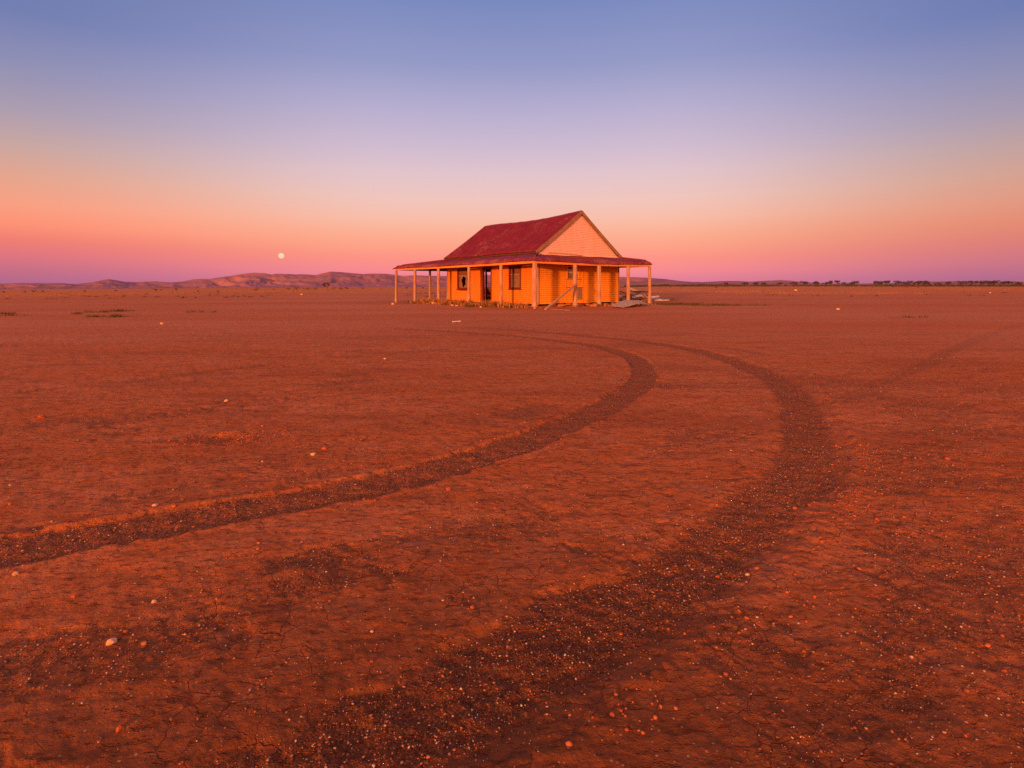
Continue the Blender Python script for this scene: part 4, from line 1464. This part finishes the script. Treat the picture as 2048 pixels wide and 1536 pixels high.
STONES = [
    (323.5, 648.5, 9, 'stone_pale', 'lone pale stone out on the plain left of the house, far from any other'),
    (84, 835, 14, 'clod', 'bright orange lump of soil beside the left edge of the plain'),
    (452, 802, 9, 'stone_pale', 'small pale stone beside a little dark patch of gravel, beyond the hole'),
    (649, 899, 11, 'stone_red', 'reddish round stone, upper right one of the close pair inside the inner wheel track'),
    (627, 911, 12, 'stone_pale', 'pale round stone, lower left one of the close pair inside the inner wheel track'),
    (525, 854, 7, 'stone_red', 'small red stone just beyond the dark hole in the ground'),
    (525, 925, 5, 'stone_pale', 'tiny pink stone below the dark hole, short of the pair of round stones'),
    (310, 1015, 12, 'stone_pale', 'flat whitish stone resting just above the inner wheel track'),
    (349, 1015, 11, 'stone_red', 'flat orange stone next to the flat whitish one above the inner wheel track'),
    (20, 972, 7, 'stone_pale', 'small white stone near the left edge above the inner wheel track'),
    (20, 1011, 8, 'stone_red', 'small red stone near the left edge close to the inner wheel track'),
    (104, 1045, 5, 'stone_pale', 'tiny white stone touching the berm of the inner wheel track'),
    (69, 1058, 8, 'stone_brown', 'greyish stone half sunk by the berm of the inner wheel track'),
    (355, 1050, 8, 'stone_red', 'dark red stone lying in the inner wheel track, left one of two'),
    (387, 1048, 8, 'stone_red', 'dark red stone lying in the inner wheel track, right one of two'),
    (517, 1091, 7, 'stone_red', 'round red stone between the two wheel tracks near their left ends'),
    (339, 883, 6, 'clod', 'small orange stone left of the dark hole in the ground'),
    (150, 1198, 13, 'clod', 'orange red clod below the inner wheel track at the left'),
    (308, 1206, 12, 'stone_pale', 'flat pinkish stone lying alone on cracked clay below the inner wheel track'),
    (222, 1288, 22, 'stone_pale', 'biggest foreground stone, flat pinkish orange, lying in dark gravel'),
    (289, 1288, 14, 'stone_brown', 'brown stone right of the biggest foreground stone in the dark gravel'),
    (129, 1293, 9, 'clod', 'orange lump left of the biggest foreground stone in the dark gravel'),
    (239, 1462, 17, 'clod', 'orange clod lying alone on cracked clay at the lower left'),
    (31, 1152, 13, 'stone_pale', 'dull pinkish stone at the left end of the inner wheel track'),
    (370, 1271, 6, 'stone_pale', 'tiny pale stone on smooth clay right of the dark gravel'),
    (660, 1206, 7, 'stone_red', 'small red stone on cracked clay in the middle foreground'),
    (945, 1219, 11, 'clod', 'bright red lump on the smooth clay between the wheel tracks'),
    (744, 1267, 8, 'stone_pale', 'small pinkish stone left of the bright red lump between the tracks'),
    (744, 1327, 9, 'clod', 'rounded orange stone at the broken clay edge beside the outer wheel track'),
    (1242, 1262, 8, 'stone_red', 'orange stone on the right flank of the outer wheel track'),
    (1337, 1255, 8, 'clod', 'bright orange lump right of the outer wheel track in gravel'),
    (1094, 1409, 6, 'stone_pale', 'small pale stone in the gravel at the lower middle'),
    (770, 718, 6, 'stone_pale', 'small white stone on the open plain inside the bend of the tracks'),
    (897, 981, 12, 'clod', 'orange clod lying on the near bank of the inner wheel track'),
    (708, 880, 6, 'clod', 'small orange clod, left one of two beyond the inner wheel track'),
    (723, 880, 6, 'clod', 'small orange clod, right one of two beyond the inner wheel track'),
    (1676, 619.5, 7.5, 'stone_pale', 'pale stone standing alone on the plain right of the house'),
    (1462, 901, 5, 'stone_pale', 'tiny white stone between the bends of the two wheel tracks'),
    (1894, 920, 11, 'clod', 'bright orange clod out on the right beyond the outer wheel track'),
    (1810, 917, 8, 'clod', 'orange clod left of the bright one beyond the outer wheel track'),
    (1672, 890, 8, 'clod', 'dull orange lump close beside the bend of the outer wheel track'),
    (1495, 1152, 9, 'stone_pale', 'pale oval stone lying on the ridge of clods beside the outer wheel track'),
    (1590, 1015, 10, 'clod', 'orange clod hard against the outer wheel track below its bend'),
    (1620, 1010, 11, 'clod', 'red clod just right of the outer wheel track below its bend'),
    (1592, 581.5, 7, 'stone_pale', 'whitish block far out on the plain before the distant tree line'),
    (1980, 586.2, 4.5, 'stone_pale', 'small whitish block far out on the plain near the right edge'),
    (603, 589.7, 5.5, 'stone_pale', 'whitish block far out on the plain left of the house below the lone tree'),
    (1435, 1150, 9, 'clod', 'orange clod at the lower end of the ridge beside the outer wheel track'),
    (1640, 1081, 9, 'clod', 'orange clod standing off the ridge right of the outer wheel track'),
]
for st_ in STONES:
    stone(*st_)

# broken stone and earth lumps along the foot of the side wall
RUBBLE = [(1108, 612.5, 14, 'low flat lump of rubble left of the leaning plank under the side wall'), (1122, 613, 18, 'long slab of rubble just right of the leaning plank'), (1138, 611.5, 16, 'dark lump of rubble at the foot of the second side post'),
          (1160, 612, 14, 'small flat rubble slab right of the second side post'), (1174, 611.5, 15, 'broken rubble lump midway between the second and third side posts'), (1186, 613, 20, 'large pale rubble slab left of the third side post'),
          (1210, 611.5, 16, 'reddish rubble slab right of the third side post'), (1226, 609.5, 14, 'rubble lump below the far corner of the side wall'), (1097, 615, 9, 'small rubble stone at the foot of the corner post'),
          (905, 611.5, 6, 'pale rubble stone in the grass under the broken window'), (913, 612.5, 6, 'small orange stone in the grass left of the door'), (948, 608.5, 8, 'pale stone at the foot of the post beside the door'),
          (786, 609, 7, 'whitish stone at the foot of the outermost left post'), (867, 608, 9, 'pale stone under the verandah left of the broken window'), (962, 615, 6, 'small pink stone on the dirt before the door step')]
for k, (px_, py_, w_, lb_) in enumerate(RUBBLE):
    stone(px_, py_, w_, 'rubble' if k < 9 else 'stone_pale', lb_, flat=0.5 if k < 9 else 0.7, name='rubble_stone', group='rubble along the foot of the house', aspect=1.3 if k < 9 else 0.9)


# ------------------------------------------------------------------ loose pebbles and clods: nobody could count them
def scatter(name, n_try, area, sizes, mat, seed, weight, flat=0.7, sub=ICO1, jit=0.22):
    rg = np.random.default_rng(seed)
    x = rg.uniform(area[0], area[1], n_try)
    y = rg.uniform(area[2], area[3], n_try)
    keep = np.abs(x) < y * 1.05 + 0.6
    x, y = x[keep], y[keep]
    z, g = land(x, y)
    k = rg.random(len(x)) < weight(x, y, g)
    x, y, z = x[k], y[k], z[k]
    n = len(x)
    s = sizes[0] * (sizes[1] / sizes[0]) ** (rg.random(n) ** 2.2)
    v, f_ = sub
    a = rg.uniform(0, 2 * math.pi, n)
    V = np.repeat(v[None], n, 0) * (1 + jit * rg.normal(size=(n, len(v), 1)))
    V = V * np.stack([rg.uniform(0.7, 1.3, n), rg.uniform(0.7, 1.2, n), rg.uniform(0.6, 1.1, n) * flat], 1)[:, None, :] * (s / 2)[:, None, None]
    ca, sa = np.cos(a)[:, None], np.sin(a)[:, None]
    VX = V[..., 0] * ca - V[..., 1] * sa + x[:, None]
    VY = V[..., 0] * sa + V[..., 1] * ca + y[:, None]
    VZ = V[..., 2] + (z + s / 2 * flat * 0.45)[:, None]
    co = np.stack([VX, VY, VZ], -1).reshape(-1, 3)
    fi = (f_[None] + (np.arange(n) * len(v))[:, None, None]).reshape(-1)
    me = mesh_np(name, co, fi, 3)
    at_ = me.attributes.new('shade', 'FLOAT', 'POINT')
    at_.data.foreach_set('value', np.repeat(rg.random(n), len(v)).astype(np.float32))
    o = link(name, me, mat)
    tag(o, kind='stuff')
    return o


def pebble_material(name, stops):
    m, t = new_mat(name)
    sh = t.n('ShaderNodeAttribute', attribute_name='shade').outputs['Fac']
    col = t.ramp(sh, [(p, c4(*c)) for p, c in stops])
    finish(t, col, 0.8, None, spec=0.3)
    return m


m_peb = pebble_material('mixed_pebbles', [(0, (0.08, 0.028, 0.018)), (0.35, (0.17, 0.052, 0.028)), (0.6, (0.30, 0.09, 0.045)), (0.8, (0.40, 0.16, 0.10)), (0.92, (0.48, 0.26, 0.18)), (1.0, (0.62, 0.42, 0.33))])
m_clod = pebble_material('crumbs_of_red_soil', [(0, (0.30, 0.070, 0.026)), (0.6, (0.40, 0.088, 0.028)), (1.0, (0.48, 0.13, 0.045))])
scatter('gravel', 170000, (-3.2, 4.2, 1.1, 4.4), (0.003, 0.0105), m_peb, 3, lambda x, y, g: 0.010 + 0.85 * g * np.clip(1.3 - y / 5.5, 0.2, 1))
scatter('gravel', 110000, (-8, 9, 3.8, 10.5), (0.005, 0.015), m_peb, 4, lambda x, y, g: 0.010 + 0.40 * g)


def clod_w(x, y, g):
    d1 = dist_line(x, y, TR_IN, 1.2)
    d2 = dist_line(x, y, TR_OUT, 1.2)
    e = np.exp(-((np.abs(d1) - 0.25) / 0.06) ** 2) * 0.5 + np.exp(-((d2 + 0.38) / 0.12) ** 2) * 0.8 * (y < 6)
    right = sstep(x - 0.42 * y, 0.1, 0.9) * 0.075
    return np.clip(e * sstep(fbm(x * 3, y * 3, 3, 91), 0.35, 0.65) + right + 0.007, 0, 1)


scatter('soil_crumbs', 60000, (-5, 6, 1.2, 8.5), (0.007, 0.021), m_clod, 5, clod_w, flat=0.75)
hx0, hy0 = HOLE
scatter('soil_crumbs', 2600, (hx0 - .5, hx0 + .8, hy0 - .35, hy0 + .35), (0.008, 0.024), m_clod, 6, lambda x, y, g: 0.75 * np.exp(-(((x - hx0 - .1) / .3) ** 2 + ((y - hy0) / .17) ** 2)))


# ------------------------------------------------------------------ plants
def tufts(name, pts, mat, seed, label_kind='stuff'):
    """grass: bent tapering blades. pts = (x, y, height, spread, blades)"""
    rg = np.random.default_rng(seed)
    co, fc = [], []
    b = 0
    for (x, y, h, sp, n, zz) in pts:
        for _ in range(n):
            a = rg.uniform(0, 2 * math.pi)
            r0 = sp * math.sqrt(rg.random()) * 0.5
            bx_, by_ = x + r0 * math.cos(a), y + r0 * math.sin(a)
            hh = h * rg.uniform(0.45, 1.15)
            ln = hh * rg.uniform(0.2, 0.8)
            w = hh * 0.07 + 0.004
            tx, ty = -math.sin(a), math.cos(a)
            co += [(bx_ - tx * w, by_ - ty * w, zz - 0.01), (bx_ + tx * w, by_ + ty * w, zz - 0.01),
                   (bx_ + math.cos(a) * ln * 0.4 + tx * w * .6, by_ + math.sin(a) * ln * 0.4 + ty * w * .6, zz + hh * 0.65), (bx_ + math.cos(a) * ln * 0.4 - tx * w * .6, by_ + math.sin(a) * ln * 0.4 - ty * w * .6, zz + hh * 0.65),
                   (bx_ + math.cos(a) * ln, by_ + math.sin(a) * ln, zz + hh)]
            fc += [(b, b + 1, b + 2, b + 3), (b + 3, b + 2, b + 4)]
            b += 5
    me = bpy.data.meshes.new(name)
    me.from_pydata(co, [], fc)
    me.update()
    o = link(name, me, mat)
    tag(o, kind=label_kind)
    return o


rg = np.random.default_rng(21)
pts, ptsg = [], []
for _ in range(620):                              # along the front of the house and under its verandah edge
    u = rg.uniform(0.02, 0.86)
    yy = u * LEN * 0.92
    xx = rg.normal(-0.35, 0.42) - (0.3 if 3 < yy < 9 else 0)
    X, Y = hw(xx, yy)
    dens = vnoise(np.array([yy * 0.9]), np.array([2.0]), 3)[0]
    if rg.random() > dens * 1.5:
        continue
    if rg.random() < 0.62:
        pts.append((X, Y, 0.10 + 0.34 * rg.random() ** 1.6, 0.42, 18, zat(X, Y)))
    else:
        ptsg.append((X, Y, rg.uniform(0.08, 0.24), 0.5, 18, zat(X, Y)))
for _ in range(60):                               # the open end and the side
    xx, yy = (rg.uniform(0, 6), LEN - rg.uniform(1, 6)) if rg.random() < 0.4 else (rg.uniform(0, WID), rg.normal(-0.2, 0.3))
    X, Y = hw(xx, yy)
    pts.append((X, Y, rg.uniform(0.05, 0.15), 0.3, 9, zat(X, Y)))
tufts('dry_grass', pts, M['straw'], 31)
for px_, py_, rw_, rh_, n_ in ((1370, 609, 45, 2.2, 90), (1330, 609, 30, 1.5, 30), (1430, 611, 40, 1.3, 40), (1490, 611, 60, 1.2, 30), (1350, 600, 18, 3, 16), (240, 622.5, 22, 1.0, 26), (190, 625, 30, .8, 10), (232, 634, 14, 1.0, 18), (185, 634, 14, .8, 8), (15, 628, 12, .8, 10),
                               (150, 628, 8, .6, 5), (420, 625, 60, 1, 8), (1820, 636, 40, 1.4, 5), (1260, 612, 25, 1.5, 25), (30, 631, 20, .6, 6)):
    for _ in range(n_):
        X, Y, z = at(px_ + rg.normal(0, rw_ * 0.5), py_ + np.clip(rg.normal(0, rh_ * 0.6), -3, 3))
        ptsg.append((X, Y, rg.uniform(0.05, 0.15), 0.45, 14, z))
tufts('green_ground_cover', ptsg, M['green'], 32)
# straw grass of the scrub belt
pts = []
for _ in range(5200):
    px_ = rg.uniform(-60, 2110)
    Yd = 70 * (5.5 ** rg.random()) * (1.0 if px_ < 1000 else 1.15)
    X = (px_ - 1024) * Yd / FPX
    d = fbm(np.array([X / 22.0]), np.array([Yd / 30.0]), 3, 88)[0]
    lim = 0.50 if Yd > 120 else 0.60
    if d < lim:
        continue
    pts.append((X, Yd, rg.uniform(0.12, 0.30), 3.2, 8, float(tilt(np.array([X]), np.array([Yd]))[0])))
tufts('scrub_grass', pts, M['straw_far'], 33)


def leaf_cloud(rgn, clusters, n, size, squash=0.7):
    """many small leaf faces around cluster centres -> vertices, faces"""
    co, fc = [], []
    c = np.array([k[:3] for k in clusters])
    rr = np.array([k[3] for k in clusters])
    pk = rgn.choice(len(c), n, p=rr ** 2 / (rr ** 2).sum())
    d = rgn.normal(size=(n, 3))
    d /= np.linalg.norm(d, axis=1)[:, None]
    p = c[pk] + d * (rr[pk] * rgn.random(n) ** 0.45)[:, None] * np.array([1, 1, squash])
    u = rgn.normal(size=(n, 3))
    u /= np.linalg.norm(u, axis=1)[:, None]
    w = np.cross(u, rgn.normal(size=(n, 3)))
    w /= np.linalg.norm(w, axis=1)[:, None]
    s = size * rgn.uniform(0.6, 1.4, n)[:, None]
    q = np.stack([p - u * s, p + w * s * 0.45, p + u * s, p - w * s * 0.45], 1).reshape(-1, 3)
    return q


def tree(px, Y, wpx, hpx, label, kind='gum', group='trees of the distant tree line', name='tree', seed=0, base=None, n=420):
    rgn = np.random.default_rng(seed + int(px * 3))
    X = (px - 1024) * Y / FPX
    zb = float(tilt(np.array([X]), np.array([Y]))[0])
    w, h = wpx * Y / FPX, hpx * Y / FPX
    root = empty(name, (X, Y, zb))
    tag(root, label, 'tree', group)
    mb = MB()
    tips = []
    nb = 5
    mb.tube([(0, 0, -0.4), (0.03 * w, 0, h * 0.2), (0.0, 0.02 * w, h * 0.42)], [h * 0.035, h * 0.028, h * 0.02], 6)
    for k in range(nb):
        a = 2 * math.pi * k / nb + rgn.uniform(-.5, .5)
        tip = Vector((math.cos(a) * w * rgn.uniform(.22, .40), math.sin(a) * w * rgn.uniform(.22, .40), h * rgn.uniform(.62, .88)))
        mid = Vector((tip.x * .5, tip.y * .5, h * .52))
        mb.tube([(0, 0, h * .3), mid, tip], [h * 0.018, h * 0.012, h * 0.005], 5)
        tips.append((tip.x, tip.y, tip.z, w * rgn.uniform(.14, .24)))
    tips.append((0, 0, h * .82, w * .22))
    for k in range(4):
        a = rgn.uniform(0, 6.28)
        tips.append((math.cos(a) * w * .3, math.sin(a) * w * .3, h * rgn.uniform(.45, .8), w * rgn.uniform(.1, .17)))
    mb.build('trunk', M['trunk'], root)
    q = leaf_cloud(rgn, tips, n, max(h * 0.072, 0.10), 0.75)
    q[:, 2] = np.clip(q[:, 2], h * 0.18, h * 1.02)
    me = mesh_np('crown', q, np.arange(len(q)), 4)
    link('crown', me, M[kind], root)
    return root


def shrub(px, Y, wpx, hpx, label, kind='bush', group='shrubs of the scrub belt', seed=0, n=150):
    rgn = np.random.default_rng(seed + int(px * 5))
    X = (px - 1024) * Y / FPX
    zb = float(tilt(np.array([X]), np.array([Y]))[0])
    w, h = wpx * Y / FPX, hpx * Y / FPX
    root = empty('shrub', (X, Y, zb))
    tag(root, label, 'shrub', group)
    mb = MB()
    cl = []
    for k in range(6):
        a = rgn.uniform(0, 6.28)
        rr = rgn.uniform(.05, .36)
        tp = (math.cos(a) * w * rr, math.sin(a) * w * rr, h * rgn.uniform(.35, .8))
        mb.tube([(0, 0, -0.05), (tp[0] * .5, tp[1] * .5, tp[2] * .55), tp], [h * .03, h * .022, h * .01], 5)
        cl.append((tp[0], tp[1], tp[2], max(w * .17, h * .2)))
    mb.build('stem', M['trunk'], root)
    q = leaf_cloud(rgn, cl, n, max(h * 0.10, 0.05), min(1.0, h / w * 1.1))
    q[:, 2] = np.clip(q[:, 2], 0.0, h * 1.05)
    link('crown', mesh_np('crown', q, np.arange(len(q)), 4), M[kind], root)
    return root


tree(654, 330, 17, 16, 'lone dark open crowned tree on the scrub plain below the moon and the hills', 'bush', None, n=300)
LINE = [(1452, 9, 6), (1490, 12, 7), (1511, 10, 6), (1527, 9, 6), (1560, 11, 6), (1588, 14, 7), (1610, 14, 9), (1633, 11, 8.5), (1651, 14, 7), (1661, 8, 10.5), (1674, 9, 10.5), (1691, 18, 6.5), (1709, 16, 9), (1752, 9, 9.5), (1762, 9, 9), (1774, 10, 10), (1797, 15, 9.5), (1817, 18, 9.5), (1832, 9, 8),
        (1842, 10, 9.5), (1853, 12, 9.5), (1876, 12, 6), (1897, 10, 8), (1926, 19, 9), (1947, 15, 9), (1967, 15, 9.5), (1980, 11, 9), (1989, 14, 10), (2010, 15, 8.5), (2020, 11, 8), (2037, 12, 7)]
ORD = ['first', 'second', 'third', 'fourth', 'fifth', 'sixth', 'seventh', 'eighth', 'ninth', 'tenth', 'eleventh', 'twelfth', 'thirteenth', 'fourteenth', 'fifteenth', 'sixteenth', 'seventeenth', 'eighteenth', 'nineteenth', 'twentieth',
       'twenty-first', 'twenty-second', 'twenty-third', 'twenty-fourth', 'twenty-fifth', 'twenty-sixth', 'twenty-seventh', 'twenty-eighth', 'twenty-ninth', 'thirtieth', 'thirty-first']
for k, (px_, w_, h_) in enumerate(reversed(LINE)):
    tall = 'tall slim' if h_ > w_ else ('low spreading' if h_ < 7.2 else ('broad crowned' if w_ > 13.5 else 'rounded'))
    tree(px_, 500 + (k * 37 % 80), w_ * 1.2, h_ + 3.2, '%s grey green tree, %s from the right end of the distant tree line' % (tall, ORD[k]), seed=k)
SHRUBS = [(9, 150, 9, 5, 'bush', 'small dark shrub at the far left end of the scrub belt'), (50, 160, 9, 5, 'bush', 'dark shrub near the left end of the scrub belt, left of the rusty one'), (68, 165, 11, 6, 'bush_rust', 'rusty red shrub near the left end of the scrub belt'),
          (85, 170, 9, 5, 'bush', 'dark shrub right beside the rusty red one at the left'), (170, 180, 8, 5, 'bush', 'small shrub below the lower hills at the left, before the pointed hill'), (232, 190, 8, 4, 'bush', 'small dark shrub under the right foot of the pointed hill'),
          (312, 205, 15, 6, 'bush', 'wide dark shrub standing out in the left part of the scrub belt'), (322, 215, 8, 4, 'bush', 'small shrub touching the right side of the wide dark shrub'), (353, 210, 10, 6, 'bush', 'compact dark shrub right of the wide dark shrub'),
          (398, 150, 7, 4, 'bush', 'small shrub low in the straw below the reddish hills'), (436, 150, 8, 4, 'bush', 'small dark shrub on the lower edge of the straw belt'), (512, 195, 23, 6, 'bush', 'long low dark shrub below the highest hill, left of the moon'),
          (547, 200, 11, 4, 'bush', 'small low shrub below the moon'), (577, 240, 11, 5, 'bush_rust', 'brownish shrub right of the moon in the scrub belt'), (594, 220, 15, 7, 'bush_rust', 'reddish brown shrub, bigger of those left of the lone tree'),
          (615, 225, 20, 6, 'bush', 'broad dark shrub left of the lone tree'), (629, 230, 14, 5, 'bush', 'dark shrub between the broad one and the lone tree'), (665, 250, 15, 5, 'bush', 'dark shrub at the right foot of the lone tree'), (681, 255, 15, 5, 'bush', 'low dark shrub right of the lone tree'),
          (692, 260, 10, 6, 'bush', 'last dark shrub of the clump right of the lone tree'), (726, 300, 8, 4, 'bush', 'small shrub halfway between the lone tree and the verandah'), (813, 250, 8, 6, 'bush', 'dark shrub seen between the two outermost left verandah posts'),
          (846, 250, 9, 5, 'bush', 'dark shrub seen through the open end of the verandah near the dark post'), (1341, 330, 6, 4, 'bush', 'tiny shrub just right of the house below the fading hills'), (1362, 300, 6, 4, 'bush_rust', 'tiny rusty shrub right of the house'),
          (1432, 260, 12, 4, 'bush', 'low dark shrub on the plain between the house and the tree line'), (1745, 330, 15, 6, 'bush_rust', 'reddish shrub in front of a gap in the tree line'), (1786, 340, 11, 4, 'bush', 'low shrub in front of the tree line'),
          (1814, 340, 12, 4, 'bush_rust', 'low rusty shrub in front of the broad trees'), (1838, 330, 20, 6, 'bush_rust', 'wide reddish brown shrub in front of the tree line'), (1925, 380, 8, 4, 'bush', 'small shrub before the right part of the tree line')]
for k, (px_, Y_, w_, h_, kd_, lb_) in enumerate(SHRUBS):
    shrub(px_, Y_, w_, h_, lb_, kd_, seed=k)


# the low scrub that reads as one dark strip below the hills and among the trees
def scrub_strip():
    rgn = np.random.default_rng(5)
    cl = []
    for _ in range(1900):
        px_ = rgn.uniform(-80, 2120) if _ < 900 else (rgn.triangular(1330, 2120, 2121) if _ < 1500 else rgn.uniform(1240, 1480))
        if px_ < 1250:
            Yd = rgn.uniform(300, 620)
            hp = rgn.uniform(0.8, 2.2)
            if rgn.random() < 0.35:
                continue
        else:
            Yd = rgn.uniform(620, 1100)
            hp = rgn.uniform(1.6, 3.6) if rgn.random() < 0.8 else rgn.uniform(3.0, 5.5)
        X = (px_ - 1024) * Yd / FPX
        z = float(tilt(np.array([X]), np.array([Yd]))[0])
        h = hp * Yd / FPX
        cl.append((X, Yd, z + h * 0.5, h * 0.8))
    for _ in range(260):                           # broken low line of bushes along the near edge of the straw
        px_ = rgn.choice([rgn.uniform(330, 560), rgn.uniform(-20, 330), rgn.uniform(800, 900), rgn.uniform(1430, 2060)])
        Yd = rgn.uniform(64, 120)
        if fbm(np.array([px_ / 60.0]), np.array([Yd / 9.0]), 2, 55)[0] < 0.56:
            continue
        X = (px_ - 1024) * Yd / FPX
        z = float(tilt(np.array([X]), np.array([Yd]))[0])
        cl.append((X, Yd, z + 0.06, 0.20))
    co = []
    for c in cl:
        big = c[3] > 0.5
        co.append(leaf_cloud(rgn, [(c[0] + rgn.normal() * c[3], c[1], c[2], c[3]) for _ in range(3)], 26, c[3] * 0.32, 0.6))
    q = np.vstack(co)
    me = mesh_np('scrub', q, np.arange(len(q)), 4)
    o = link('scrub', me, M['gum'])
    tag(o, kind='stuff')


scrub_strip()
